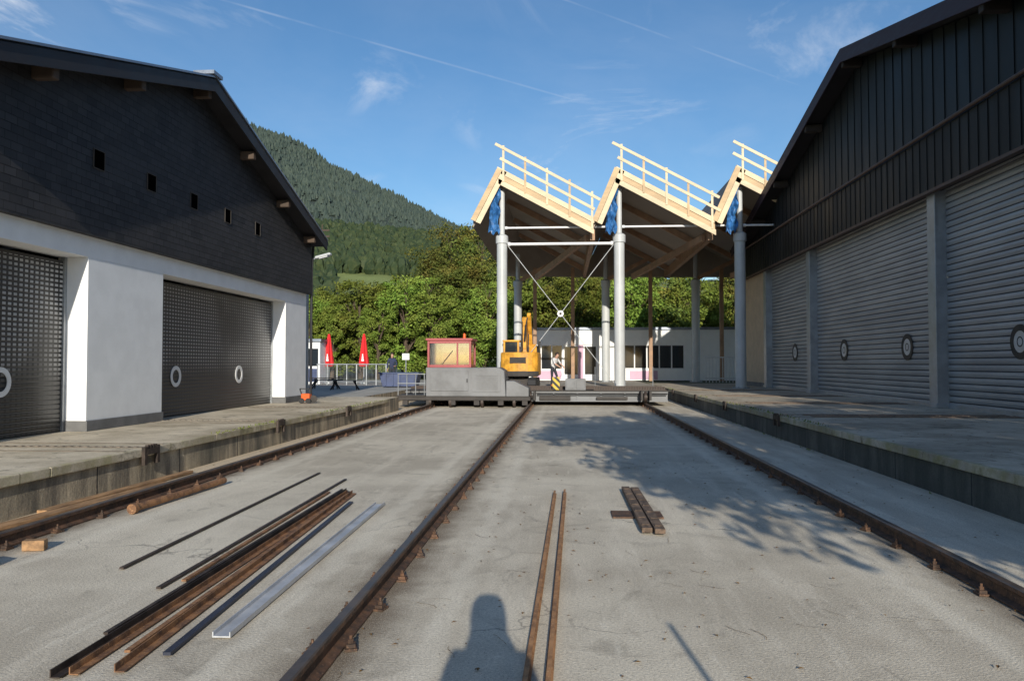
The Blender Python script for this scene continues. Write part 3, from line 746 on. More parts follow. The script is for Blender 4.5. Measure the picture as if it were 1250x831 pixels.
# ------------------------------------------------------------------ RIGHT BUILDING
RB=thing('depot_building',(18,26,.5),'large gabled depot with dark seam metal above pale shutters','building')
X=9.7;AP=(26.0,11.9);SL=.24
def rz2(y):return AP[1]-SL*abs(y-AP[0])
b=MB();b.box(X,X+.4,38.4,43.4,.7,6.9);b.box(X,X+.4,9,11.0,.7,6.9);b.box(X+.4,26,43.1,43.4,.5,7.4);b.box(X+.4,26,9,9.3,.5,7.4);b.box(X+.06,X+.4,11,38.4,6.3,6.9)
b.make('wall',M['peach'],parent=RB,bevel=.01)
b=MB();b.box(X-.03,X+.42,38.4,43.43,.5,.7);b.make('plinth',M['plinth'],parent=RB)
piers=[(20.6,21.45),(31.05,31.8),(37.85,38.4)]
for y0,y1 in piers:
    b=MB();ym=(y0+y1)/2
    b.box(X-.12,X+.25,ym-.18,ym+.18,.5,6.25);b.box(X-.16,X-.12,ym-.22,ym+.22,.5,6.25)
    b.box(X-.2,X+.25,ym-.26,ym+.26,.5,.62)
    b.make('pillar',M['steelg'],parent=RB,bevel=.01)
op=[(11.0,20.84),(21.2,31.24),(31.6,37.94)]
for (y0,y1),rings in zip(op,([17.6,13.0],[23.2,28.3],[34.2])):
    b=MB();slats(b,X+.18,y0,y1,.5,6.42,.16,.05,-1);sh=b.make('roller_shutter',M['slat'],parent=RB,label='light grey slatted roller shutter')
    for yy in rings:
        q=MB();q.ring((X+.125,yy,2.12),.24,.38,-.012,'X');q.make('ring_emblem',M['blackp'],parent=sh)
        q=MB();q.ring((X+.122,yy,2.12),.0,.2399,-.006,'X');q.make('ring_centre',M['lightsteel'],parent=sh)
        q=MB();q.ring((X+.1155,yy,2.12),.09,.115,-.004,'X');q.make('ring_hub',M['blackp'],parent=sh)
    q=MB();q.box(X+.09,X+.2,y0+.002,y1-.002,.5,.6);q.make('bottom_bar',M['steelg'],parent=sh)
b=MB();P=[(X-.02,8.9,7.6),(X-.02,43.5,7.6),(X-.02,43.5,rz2(43.5)-.3),(X-.02,AP[0],AP[1]-.3),(X-.02,8.9,rz2(8.9)-.3)]
b.prism(P,(.2,0,0));y=9.3
while y<43.2:
    b.box(X-.04,X-.021,y-.008,y+.008,7.82,rz2(y)-.32);y+=.62
b.make('gable_cladding',M['seam'],parent=RB)
b=MB();b.box(X-.3,X+.05,8.9,43.3,6.12,7.55);y=9.1
b.prism([(X-.3,8.9,7.552),(X-.021,8.9,7.552),(X-.021,8.9,7.82)],(0,34.4,0))
while y<43.2:
    b.box(X-.318,X-.301,y-.008,y+.008,6.14,7.54);y+=.42
b.make('skirt_cladding',M['seam2'],parent=RB)
b=MB();b.cyl((X-.36,8.9,7.6),(X-.36,43.4,7.6),.05,n=10);b.make('gutter',M['copper'],parent=RB)
b=MB();b.box(X-.345,X-.2,8.9,43.3,6.04,6.118);b.make('drip_edge',M['copper'],parent=RB)
VX=9.05
b=MB()
for s in(-1,1):
    e=AP[0]+s*16.9;z=rz2(e);b.prism([(VX,AP[0],AP[1]),(VX,e,z),(VX,e,z-.25),(VX,AP[0],AP[1]-.25)],(17,0,0))
b.make('roof',M['roofdark'],parent=RB)
b=MB()
for s in(-1,1):
    e=AP[0]+s*16.95;z=rz2(e);b.prism([(VX-.05,AP[0],AP[1]+.05),(VX-.05,e,z+.05),(VX-.05,e,z-.4),(VX-.05,AP[0],AP[1]-.4)],(.048,0,0))
b.make('verge_board',M['fascia'],parent=RB)
for y in(13,17.5,22,26,30,34.5,38.5,42):
    b=MB();z=rz2(y)-.42;b.box(VX+.02,X-.025,y-.11,y+.11,z-.14,z+.12);b.make('purlin',M['soffit'],parent=RB,bevel=.02)
for s in(-1,1):
    b=MB();e=AP[0]+s*17.0;z=rz2(e)-.1;b.cyl((VX-.1,e,z),(26,e,z),.09,n=10);b.make('eave_gutter',M['copper'],parent=RB)

# ------------------------------------------------------------------ CANOPY
CY0,CY1=36.4,53.4
CP=thing('station_canopy',(2.5,44,.49),'sawtooth timber canopy under construction on pale steel columns','canopy')
peaks=[(-3.1,10.9),(2.4,10.85),(7.95,10.8),(13.5,10.75)]
lows=[(-4.35,8.55),(1.35,8.45),(6.85,8.4),(12.4,8.35)]
RW=random.Random(3)
for i,((px,pz),(lx,lz)) in enumerate(zip(peaks,lows)):
    nx,nz=(lows[i+1] if i<3 else (17.9,8.3))
    b=MB();b.prism([(px,CY0+.3,pz-.25),(nx-.01,CY0+.3,nz-.15),(nx-.01,CY0+.3,nz-.45),(px,CY0+.3,pz-.6)],(0,CY1-CY0,0));b.make('roof_shell',M['shell'],parent=CP)
    b=MB();b.prism([(lx,CY0+.3,lz-.16),(px-.01,CY0+.3,pz-.26),(px-.01,CY0+.3,pz-.61),(lx,CY0+.3,lz-.46)],(0,CY1-CY0,0));b.make('roof_shell',M['shell'],parent=CP)
    for k in range(3):
        o=.02+k*.265;t=CY0+.035*(k%2);b=MB();j=RW.uniform(-.015,.015);ex0=RW.uniform(-.15,.0);ex1=RW.uniform(-.05,.12)
        sl=(nz-pz)/(nx-px)
        e0=Vector((px+ex0,t,pz-o+sl*ex0+j));e1=Vector((nx+ex1,t,nz-o+sl*ex1-j))
        b.prism([e0,e1,e1-Vector((0,0,.255)),e0-Vector((0,0,.255))],(0,.1,0));b.make('formwork_board',M['wood'] if k!=1 else M['wood2'],parent=CP)
    for k in range(2):
        o=k*.23;t=CY0-.02+.02*(k%2);b=MB();kk=Vector((o,0,-o*.5))
        a=Vector((lx-.08,t,lz-.12))+kk;c=Vector((px-.08,t,pz-.05))+kk
        b.prism([a,c,c+Vector((.22,0,-.1)),a+Vector((.22,0,-.1))],(0,.1,0));b.make('formwork_board',M['wood2'] if k<1 else M['wood'],parent=CP,label='steep tan formwork board')
    for yy in np.arange(CY0+4,CY1,5.4):
        b=MB();b.beam((px+.1,yy,pz-.76),(nx-.15,yy,nz-.62),.16,.3);b.make('rib_beam',M['brownbeam'],parent=CP)
    b=MB();b.prism([(lx,CY1+.1,lz-.5),(px,CY1+.1,pz-.62),(nx,CY1+.1,nz-.5),(nx,CY1+.1,nz-.9),(lx,CY1+.1,lz-.9)],(0,.1,0));b.make('rear_infill_panel',M['shell'],parent=CP)
    b=MB();b.beam((nx-.05,CY0+.6,nz-.72),(nx-.05,CY1,nz-.72),.22,.5);b.make('valley_beam',M['brownbeam'],parent=CP)
    b=MB();b.beam((nx-.3,CY0+1.0,nz-.8),(nx-3.0,CY0+8.5,6.6),.18,.3);b.make('diagonal_strut',M['brownbeam'],parent=CP)
    b=MB();b.beam((px+.2,49.5,6.9),(nx-1.6,49.5,nz-.75+.6),.16,.24);b.make('diagonal_strut',M['brownbeam'],parent=CP)
colx=[-3.0,2.55,8.15]
for x in colx:
    for yy,base in((37.0,.49),(49.5,.49)):
        c=thing('steel_column',(x,yy,base),'pale grey round steel column carrying the canopy','column','round columns under the canopy')
        b=MB();zc=7.35 if yy<40 else 6.5;top=9.9 if yy<40 else 8.6
        b.lathe((x,yy,0),[(.0,base),(.25,base),(.25,zc),(.30,zc),(.30,zc+.35),(.2,zc+.42),(.13,zc+.45),(.13,top),(0,top)],20)
        b.make('shaft',M['steelw'],parent=c,smooth=True)
        b=MB();b.lathe((x,yy,0),[(0,base+.001),(.4,base+.001),(.4,base+.05),(.27,base+.06)],16)
        for k in range(6):
            a=k*math.pi/3;b.cyl((x+.34*math.cos(a),yy+.34*math.sin(a),base+.05),(x+.34*math.cos(a),yy+.34*math.sin(a),base+.1),.025,n=6)
        b.make('base_plate',M['steelg'],parent=c)
for (x0,x1,z,r) in((-2.86,2.41,8.1,.05),(2.69,8.0,8.1,.05),(-2.72,2.27,7.32,.07),(8.3,12.5,8.1,.05)):
    def rod(b):
        b.cyl((x0,37,z),(x1,37,z),r,n=12);b.cyl((x0,37,z),(x0+.12,37,z),r*1.5,n=12);b.cyl((x1-.12,37,z),(x1,37,z),r*1.5,n=12)
    single('tie_rod','pale horizontal steel tie rod between canopy columns','tie rod',rod,M['railw'],((x0+x1)/2,37,z),smooth=True,group='tie rods of the canopy')
br=thing('cross_bracing',(-.22,37,4.0),'thin steel cable cross with round white node','bracing')
cx0=-.22
for sx in(-1,1):
    for ez in(7.25,.75):
        b=MB();b.cyl((cx0,37,4.0),(cx0+sx*2.5,37,ez),.017,n=6);b.make('cable',M['steelw'],parent=br)
b=MB();b.lathe((cx0,36.93,4.0),[(0,0),(.15,0),(.15,.14),(0,.14)],20,axis='Y');b.make('node_disc',M['whitep'],parent=br)
b=MB();b.lathe((cx0,36.925,4.0),[(0,0),(.06,0),(.06,-.02),(0,-.02)],14,axis='Y');b.make('node_bolt',M['greydk'],parent=br)
for i,(px,pz) in enumerate(peaks):
    nx,nz=(lows[i+1] if i<3 else (17.9,8.3))
    gr=thing('guard_rail',(px,CY0+.1,pz),'temporary sawn timber guard rail on the canopy edge','guard rail','timber guard rails on the canopy roof')
    x0=px+.2;x1=nx-.1
    f=lambda x:pz+(nz-pz)*(x-px)/(nx-px)
    for k,off in enumerate((.42,.98)):
        a_=RW.uniform(-.45,-.1);c_=RW.uniform(.1,.4)
        b=MB();b.beam((x0+a_,CY0-.05,f(x0+a_)+off),(x1+c_,CY0-.05,f(x1+c_)+off+RW.uniform(-.05,.05)),.035,.13,up=(0,0,1));b.make('rail_plank',M['wood'],parent=gr)
    for k in range(5):
        x=x0+(x1-x0)*k/4+RW.uniform(-.04,.04)
        b=MB();b.box(x-.05,x+.05,CY0-.03,CY0-.005,f(x)-.6,f(x)+1.08+RW.uniform(0,.1));b.make('post',M['wood2'] if k%2 else M['wood'],parent=gr)
for i in range(3):
    px,pz=peaks[i]
    b=MB();y0=CY0+.22;nu,nv=6,12;vs=[]
    for v in range(nv+1):
        for u in range(nu+1):
            t=v/nv;s=u/nu;xl=px-.34-.18*t;xr=px+.04-.06*t+.07*math.sin(v*1.3+i)
            vs.append((xl+(xr-xl)*s+RW.uniform(-.02,.02),y0+.07*math.sin(u*2.1+v*.9+i)+RW.uniform(-.05,.05),pz-1.0-t*2.1+.12*math.sin(u*1.7)*t))
    b.add(vs,[(v*(nu+1)+u,v*(nu+1)+u+1,(v+1)*(nu+1)+u+1,(v+1)*(nu+1)+u) for v in range(nv) for u in range(nu)])
    b.make('blue_tarpaulin',M['tarp'],origin=(px,y0,pz-2),label='crumpled blue tarpaulin hanging beside the column head',cat='tarpaulin',group='blue tarpaulins under the canopy',recalc=False)
for x in(.5,5.6,-2.0,10.2):
    single('timber_post','brown glulam post at the back of the canopy','post',lambda b:b.beam((x,51.8,.49),(x,51.8,8.0),.24,.24),M['brownbeam'],(x,51.8,.49),.02,group='glulam posts')

# ------------------------------------------------------------------ PAVILION behind the canopy
PV=thing('station_pavilion',(5,58,.49),'low white flat roofed station building under the canopy','building')
y=54.0
b=MB()
b.box(-2.6,15,y,y+.25,2.95,3.95)
for x0,x1 in((-2.6,-2.4),(2.2,3.9),(8.1,15)):b.box(x0,x1,y,y+.25,.49,2.95)
b.box(-2.4,-.2,y,y+.25,.49,1.2)
b.box(3.9,8.1,y,y+.25,.49,1.25);b.box(-2.6,-2.35,y+.25,y+7,.49,3.95);b.box(14.75,15,y+.25,y+7,.49,3.95);b.box(-2.35,14.75,y+6.7,y+7,.49,3.95)
b.make('wall',M['pavwall'],parent=PV)
b=MB();b.box(-3.0,15.4,y-.15,y+7.4,3.952,4.12);b.make('roof',M['zinc'],parent=PV)
for x0,x1,z0,n in((-2.4,-.2,1.2,3),(3.9,8.1,1.25,5)):
    q=MB();wd=(x1-x0)/n
    for k in range(n+1):q.box(x0+k*wd-.04,x0+k*wd+.04,y+.03,y+.12,z0,2.95)
    q.box(x0,x1,y+.032,y+.118,2.87,2.949);q.box(x0,x1,y+.032,y+.118,z0+.001,z0+.08)
    wf=q.make('window',M['whitep'],parent=PV);q=MB();q.box(x0+.03,x1-.03,y+.08,y+.09,z0+.08,2.87);q.make('pane',M['glass'],parent=wf)
q=MB();q.box(-.2,2.2,y+.1,y+.14,.49,2.95);dd=q.make('door',M['pavwall'],parent=PV)
for xa_,xb_ in((-.05,.85),(1.35,2.1)):
    q=MB();q.box(xa_,xb_,y+.07,y+.098,.9,2.8);q.make('pane',M['glass'],parent=dd)
q=MB();q.box(.9,1.25,y-.01,y+.065,.6,2.9);q.make('pink_poster',M['pink'],parent=PV)
for xa_,xb_ in((-2.15,-.25),(4.4,6.3)):
    q=MB();q.box(xa_,xb_,y-.02,y-.003,.55,1.15);q.make('pink_panel',M['pink'],parent=PV)
fr=thing('railing',(9.6,48,.49),'white steel railing before the white wall','railing')
for k in range(13):
    q=MB();x=8.5+k*.2;q.cyl((x,48,.49),(x,48,2.0),.022,n=6);q.make('baluster',M['railw'],parent=fr)
for z in(2.02,.75):
    q=MB();q.cyl((8.45,48,z),(10.95,48,z),.035,n=8);q.make('handrail',M['railw'],parent=fr)

# ------------------------------------------------------------------ TRANSFER TABLE
TT=thing('transfer_table',(-.6,31.5,0),'grey rail transfer table with a red framed operator cabin','transfer table')
XE=4.0
b=MB()
b.box(-6.3,XE-.05,30.62,30.85,.18,.56);b.box(-6.3,XE-.05,34.2,34.45,.18,.56)
b.box(-6.3,XE-.05,30.50,30.62,.50,.57);b.box(-6.3,XE-.05,30.50,30.62,.17,.22)
for k in range(11):b.box(-6.0+k*.92,-5.95+k*.92,30.53,30.62,.22,.5)
for k in range(6):b.box(-6.0+k*1.7,-5.85+k*1.7,30.85,34.2,.2,.5)
b.make('girder',M['greym'],parent=TT)
b=MB();b.box(-6.35,XE,30.45,34.5,.571,.6);b.make('deck',M['greydk'],parent=TT)
b=MB();b.box(-.50,-.22,30.56,30.62,.62,1.12);b.make('hazard_plate',M['hazard'],parent=TT)
b=MB();b.box(-1.0,.2,30.40,30.49,.22,.40);b.box(1.2,2.4,30.42,30.49,.24,.36);b.make('junction_box',M['greydk'],parent=TT,bevel=.01)
b=MB();b.cyl((-1.1,30.44,.45),(XE-.1,30.44,.45),.02,n=6);b.make('cable_pipe',M['blackp'],parent=TT)
for yy in(31.9,32.9):
    b=MB();P=[(-.05,0),(.05,0),(.05,.01),(.012,.02),(.012,.07),(.03,.08),(.03,.11),(-.03,.11),(-.03,.08),(-.012,.07),(-.012,.02),(-.05,.01)]
    b.prism([(-6.35,yy+a,.602+c) for a,c in P],(XE+6.35,0,0));b.make('rail_bar',M['rustdk'],parent=TT)
b=MB();x=-6.3;b.box(-6.35,XE,32.36,32.39,.602,.7);b.box(-6.35,XE,32.45,32.48,.602,.7)
while x<XE-.1:b.box(x,x+.05,32.39,32.45,.64,.7);x+=.12
b.make('rack_bar',M['rust'],parent=TT)
for x in(-5.05,-1.34,3.06):
    for yy in(30.2,34.75):
        b=MB();b.lathe((x-.06,yy,.36),[(0,0),(.19,0),(.19,.03),(.22,.03),(.22,.1),(.05,.1),(.05,.14),(0,.14)],20,axis='X')
        b.make('wheel',M['rustdk'],parent=TT,smooth=True)
    for s in(-1,1):
        b=MB();b.box(x+s*.16-.04,x+s*.16+.04,29.9,30.44,.25,.6);b.make('wheel_bracket',M['greydk'],parent=TT)
b=MB();b.box(.0,.8,30.8,31.2,.602,1.05)
b.box(.05,.35,30.78,30.80,.66,.99);b.box(.42,.75,30.78,30.80,.66,.99);b.make('control_box',M['greym'],parent=TT,bevel=.02)
b=MB();b.box(-1.6,-.1,30.67,30.75,.602,.64)
for k in range(15):b.box(-1.6+k*.1,-1.55+k*.1,30.68,30.74,.64,.74)
b.make('rack_segment',M['rustdk'],parent=TT)
b=MB();b.box(1.1,3.9,30.62,30.75,.602,.64)
for k in range(28):b.box(1.1+k*.1,1.15+k*.1,30.63,30.74,.64,.74)
b.make('rack_segment',M['rustdk'],parent=TT)
for x in(1.3,2.6,3.8):
    b=MB();b.cyl((x,34.35,.6),(x,34.35,1.5),.02,n=6);b.make('railing_post',M['steelg'],parent=TT)
b=MB()
b.prism([(-5.2,28.9,.42),(-5.2,28.9,1.5),(-2.45,28.9,1.5),(-2.25,28.9,1.38),(-2.2,28.9,.42)],(0,1.55,0))
b.make('drive_housing',M['greym'],parent=TT,bevel=.03)
b=MB();b.box(-5.0,-3.6,28.87,28.898,.62,1.36);b.make('access_panel',M['greym'],parent=TT,bevel=.008)
b=MB();b.box(-3.45,-2.4,28.87,28.898,.6,1.34)
for k in range(7):b.box(-3.3,-2.5,28.845,28.872,.7+k*.08,.73+k*.08)
b.make('louvre_panel',M['greym'],parent=TT)
b=MB();b.box(-3.66,-3.62,28.835,28.868,.95,1.08);b.make('door_handle',M['blackp'],parent=TT)
b=MB();b.prism([(-2.195,28.95,.42),(-2.195,28.95,1.0),(-1.9,28.95,1.0),(-1.35,28.95,.74),(-1.35,28.95,.42)],(0,1.4,0));b.make('end_housing',M['greym'],parent=TT,bevel=.02)
b=MB();b.box(-6.3,-1.3,28.95,30.4,.28,.415);b.box(-6.3,-5.22,28.9,30.4,.416,.47)
for k in range(6):b.box(-6.1+k*.9,-5.9+k*.9,29.0,29.2,.1,.28)
b.make('underframe',M['greydk'],parent=TT)
for x in(-5.05,-4.3,-3.1,-1.9):
    b=MB();b.lathe((x-.05,29.15,.2),[(0,0),(.17,0),(.17,.03),(.2,.03),(.2,.1),(0,.1)],18,axis='X');b.make('wheel',M['rustdk'],parent=TT,smooth=True)
cabin=MB();x0,x1,y0,y1,z0,z1=-5.15,-3.5,28.95,30.45,1.5,2.5
for xx in(x0,x1-.08):
    for yy in(y0,y1-.08):cabin.box(xx,xx+.08,yy,yy+.08,z0,z1)
cabin.box(x0+.08,x1-.08,y0+.002,y0+.078,z0,z0+.1);cabin.box(x0+.08,x1-.08,y0+.002,y0+.078,z1-.1,z1-.001)
cabin.box(x0+.08,x1-.08,y1-.078,y1-.002,z0,z0+.1);cabin.box(x0+.08,x1-.08,y1-.078,y1-.002,z1-.1,z1-.001)
for xx in(x0+.002,x1-.078):cabin.box(xx,xx+.076,y0+.08,y1-.08,z0,z0+.1);cabin.box(xx,xx+.076,y0+.08,y1-.08,z1-.1,z1-.001)
cabin.box(-4.05,-3.99,y0+.004,y0+.07,z0+.1,z1-.1)
cb_=cabin.make('cabin',M['red'],parent=TT,bevel=.01)
q=MB();q.box(x0-.06,x1+.06,y0-.06,y1+.06,z1+.001,z1+.09);q.make('cabin_roof',M['red'],parent=cb_,bevel=.02)
for yy in(y0+.035,y1-.042):
    q=MB();q.box(x0+.08,x1-.08,yy,yy+.007,z0+.1,z1-.1);q.make('pane',M['cabglass'],parent=cb_)
for xx in(x0+.035,x1-.042):
    q=MB();q.box(xx,xx+.007,y0+.08,y1-.08,z0+.1,z1-.1);q.make('pane',M['cabglass'],parent=cb_)
q=MB();q.box(-4.7,-4.25,29.9,30.3,1.5,2.05);q.make('seat',M['red'],parent=cb_,bevel=.04)
q=MB();q.cyl((-3.8,29.3,z1+.09),(-3.8,29.3,z1+.15),.06,n=12);q.lathe((-3.8,29.3,z1+.15),[(.05,0),(.05,.09),(.03,.13),(0,.14)],12);q.make('beacon',M['orange'],parent=cb_,smooth=True)
q=MB();q.beam((-4.6,y0-.01,z0+.12),(-4.2,y0-.012,z0+.62),.02,.02);q.make('wiper',M['blackp'],parent=cb_)
for k in range(4):
    q=MB();x=-6.25+k*.33;q.cyl((x,28.95,.47),(x,28.95,1.25),.018,n=6);q.make('railing_post',M['steelg'],parent=TT)
for z in(1.25,.9):
    q=MB();q.cyl((-6.27,28.95,z),(-5.22,28.95,z),.018,n=8);q.make('railing_rail',M['steelg'],parent=TT)

# ------------------------------------------------------------------ EXCAVATOR (built around its own origin)
EX=thing('excavator',(0,0,0),'orange yellow excavator with folded boom raised behind its body','excavator')
for sx in(-1,1):
    b=MB();xc=sx*.72
    P=[(-1.2,.22),(-1.0,.05),(-.8,0),(.8,0),(1.0,.05),(1.2,.22),(1.1,.45),(.9,.55),(-.9,.55),(-1.1,.45)]
    b.prism([(xc-.2,a,c) for a,c in P],(.4,0,0))
    for k in range(14):
        yy=-.85+k*.125;b.box(xc-.21,xc+.21,yy,yy+.06,-.02,0);b.box(xc-.21,xc+.21,yy,yy+.06,.55,.57)
    b.make('track',M['black'],parent=EX)
b=MB();b.box(-.52,.52,-.5,.5,.15,.5);b.cyl((0,0,.5),(0,0,.66),.45,n=20);b.make('undercarriage',M['greydk'],parent=EX)
b=MB();n=12;P=[]
for k in range(n+1):
    a=math.pi+math.pi*k/n;P.append((1.0*math.cos(a),-.5+.5*math.sin(a),.66))
P+=[(1.0,1.0,.66),(.1,1.0,.66),(.1,.25,.66),(-1.0,.25,.66)]
b.prism(P,(0,0,1.15));b.make('engine_housing',M['yellow'],parent=EX,bevel=.08)
b=MB();P=[(1.04*math.cos(math.pi+math.pi*k/n),-.5+.54*math.sin(math.pi+math.pi*k/n),.62) for k in range(n+1)];b.prism(P,(0,0,.26));b.make('counterweight',M['greydk'],parent=EX,bevel=.04)
b=MB()
for k in range(4):b.box(-.45,.4,-1.02,-.97,1.30+k*.07,1.33+k*.07)
b.box(-.45,.4,-1.005,-.95,1.27,1.56);b.make('grille',M['greydk'],parent=EX)
b=MB();xa,xb,ya_,yb_=-.98,-.12,.28,1.5;za,zb=.66,2.35
b.box(xa,xb,ya_,yb_,za,za+.75);b.box(xa-.03,xb+.03,ya_-.04,yb_+.05,zb,zb+.09)
for xx in(xa,xb-.1):
    for yy in(ya_,yb_-.1):b.box(xx,xx+.1,yy,yy+.1,za+.75,zb)
cbn=b.make('cab',M['yellow'],parent=EX,bevel=.015)
b=MB();b.box(xa+.1,xb-.1,ya_+.03,ya_+.04,za+.75,zb);b.make('pane',M['glass'],parent=cbn)
for xx in(xa+.03,xb-.04):
    b=MB();b.box(xx,xx+.01,ya_+.1,yb_-.1,za+.75,zb);b.make('pane',M['glass'],parent=cbn)
def boomseg(b,pts,wd,xc):
    top=[];bot=[]
    for i,(y_,z_,h_) in enumerate(pts):
        a=Vector((0,pts[max(0,i-1)][0],pts[max(0,i-1)][1]));c=Vector((0,pts[min(len(pts)-1,i+1)][0],pts[min(len(pts)-1,i+1)][1]))
        d_=(c-a).normalized();u=Vector((0,-d_.z,d_.y));p=Vector((xc-wd/2,y_,z_));top.append(p+u*h_);bot.append(p-u*h_)
    for i in range(len(pts)-1):
        b.prism([top[i],top[i+1],bot[i+1],bot[i]],(wd,0,0))
bx=.12
b=MB();boomseg(b,[(1.0,1.1,.2),(1.1,2.0,.22),(1.1,2.7,.24),(.95,3.2,.18),(.8,3.6,.12)],.26,bx);b.make('boom',M['yellow'],parent=EX,bevel=.02)
b=MB();boomseg(b,[(.55,3.75,.09),(.8,3.55,.19),(1.3,2.8,.15),(1.5,2.2,.09)],.2,bx+.26);b.make('stick',M['yellow'],parent=EX,bevel=.02)
for s in(-1,1):
    b=MB();b.cyl((bx+s*.19,.7,1.5),(bx+s*.19,.85,2.1),.055,n=10);b.cyl((bx+s*.19,.85,2.1),(bx+s*.19,1.0,2.75),.03,n=10);b.make('hydraulic_cylinder',M['greydk'],parent=EX,smooth=True)
b=MB();b.cyl((bx,.8,2.4),(bx+.1,.55,3.2),.055,n=10);b.cyl((bx+.1,.55,3.2),(bx+.2,.6,3.7),.035,n=10);b.make('hydraulic_cylinder',M['black'],parent=EX,smooth=True)
for s in(-.11,.11):
    b=MB();b.beam((bx+s,.86,1.9),(bx+s,.70,3.4),.03,.05);b.make('hydraulic_hose',M['black'],parent=EX)
b=MB()
P=[(1.4,2.25),(1.8,2.15),(1.95,1.75),(1.75,1.4),(1.35,1.4),(1.5,1.7)]
b.prism([(bx-.02,a,c) for a,c in P],(.6,0,0))
for k in range(4):b.box(bx+k*.17,bx+.06+k*.17,1.2,1.35,1.37,1.43)
b.make('bucket',M['yellow'],parent=EX)
b=MB();b.cyl((.9,.9,1.8),(.9,.9,2.3),.02,n=6);b.box(.82,.98,.88,.92,2.15,2.4);b.make('mirror',M['black'],parent=EX)
EX.location=(-2.05,35.9,.49);EX.rotation_euler=(0,0,math.radians(-4));EX.scale=(.86,.86,.92)

# ------------------------------------------------------------------ PEOPLE
def person(name,loc,label,pose,colors,rotz=0,hairm='hair',bulk=1.0,hood=False):
    J={'pelvis':(0,0,.96,.135,.105),'spine':(0,.0,1.13,.125,.095),'chest':(0,.0,1.34,.15*bulk,.105*bulk),'neck':(0,0,1.48,.055*bulk**1.5,.055*bulk),'jaw':(0,-.015,1.57,.062,.07),'skull':(0,-.005,1.67,.075,.092),'crown':(0,0,1.74,.05,.06)}
    for s,n_ in((1,'L'),(-1,'R')):
        J['sh'+n_]=(s*.17*bulk,0,1.42,.065*bulk,.06*bulk);J['el'+n_]=(s*.25,.03,1.15,.045*bulk,.045*bulk);J['wr'+n_]=(s*.27,-.06,.91,.028,.026);J['pa'+n_]=(s*.27,-.09,.84,.036,.02)
        J['hip'+n_]=(s*.09,0,.9,.09,.09);J['kn'+n_]=(s*.11,-.02,.5,.058,.06);J['an'+n_]=(s*.11,.02,.1,.04,.042);J['to'+n_]=(s*.13,-.13,.04,.042,.032)
    for k,v in pose.items():
        J[k]=tuple(v)+J[k][3:]
    names=list(J);vs=[J[k][:3] for k in names];rad=[J[k][3:] for k in names];idx={k:i for i,k in enumerate(names)}
    E=[('pelvis','spine'),('spine','chest'),('chest','neck'),('neck','jaw'),('jaw','skull'),('skull','crown')]
    for n_ in'LR':E+=[('chest','sh'+n_),('sh'+n_,'el'+n_),('el'+n_,'wr'+n_),('wr'+n_,'pa'+n_),('pelvis','hip'+n_),('hip'+n_,'kn'+n_),('kn'+n_,'an'+n_),('an'+n_,'to'+n_)]
    ed=[(idx[a],idx[b_]) for a,b_ in E]
    sk=Vector(J['skull'][:3]);jw=Vector(J['jaw'][:3]);vs.append(tuple((sk+jw)/2+Vector((0,-.105,.0))));rad.append((.014,.014));ed.append((idx['jaw'],len(vs)-1))
    for n_,s in(('L',1),('R',-1)):
        p=Vector(J['pa'+n_][:3]);w_=Vector(J['wr'+n_][:3]);d_=(p-w_).normalized();side=Vector((0,1,0)) if abs(d_.y)<.8 else Vector((1,0,0))
        side=(side-d_*side.dot(d_)).normalized();nrm=d_.cross(side)*s
        for k,ln in enumerate((.07,.08,.075,.06)):
            q=p+side*(k-1.5)*.021+d_*.02;a=q+d_*ln*.55+nrm*.008;c=a+d_*ln*.4+nrm*.022
            o=len(vs);vs+=[tuple(q),tuple(a),tuple(c)];rad+=[(.010,.010),(.009,.009),(.007,.007)];ed+=[(idx['pa'+n_],o),(o,o+1),(o+1,o+2)]
        q=w_.lerp(p,.5)-side*.03;a=q-side*.03+d_*.035;o=len(vs);vs+=[tuple(q),tuple(a)];rad+=[(.011,.011),(.009,.009)];ed+=[(idx['wr'+n_],o),(o,o+1)]
    me=bpy.data.meshes.new('body');me.from_pydata(vs,ed,[]);ob=bpy.data.objects.new('body',me);COL.objects.link(ob)
    sk_=ob.modifiers.new('s','SKIN');sk_.use_smooth_shade=True
    for i,r in enumerate(rad):me.skin_vertices[0].data[i].radius=r
    me.skin_vertices[0].data[0].use_root=True
    su=ob.modifiers.new('u','SUBSURF');su.levels=1;su.render_levels=1
    dg=bpy.context.evaluated_depsgraph_get();dg.update();new=bpy.data.meshes.new_from_object(ob.evaluated_get(dg))
    bpy.data.objects.remove(ob)
    for m in colors['mats']:new.materials.append(M[m])
    segs=[(Vector(J[a][:3]),Vector(J[b_][:3]),colors['map'](a,b_)) for a,b_ in E]
    for p in new.polygons:
        c=p.center;best=1e9;mi=0
        for a,b_,m_ in segs:
            t=max(0,min(1,(c-a).dot(b_-a)/max(1e-9,(b_-a).length_squared)));q=(a+(b_-a)*t-c).length
            if q<best:best=q;mi=m_
        p.material_index=mi;p.use_smooth=True
    root=thing('person',loc,label,'person');root.rotation_euler=(0,0,rotz)
    bo=bpy.data.objects.new('body',new);COL.objects.link(bo);bo.parent=root
    h=MB();sk=Vector(J['skull'][:3]);prof=[]
    for k in range(7):
        a=k*math.pi/2/6;prof.append((.098*math.cos(a),.095*math.sin(a)))
    h.lathe(sk+Vector((0,.012,.02)),prof,14);h.lathe(sk+Vector((0,.035,.02)),[(.075,0),(.07,-.05),(.05,-.09),(.0,-.1)],12)
    ho=h.make('hair',M[hairm],smooth=True);ho.parent=root
    if hood:
        h=MB();h.lathe(sk+Vector((0,.03,-.14)),[(.18,-.10),(.14,-.04),(.115,.04),(.12,.14),(.11,.21),(.08,.26),(0,.275)],18)
        ho=h.make('hood',M['navy'],smooth=True);ho.parent=root
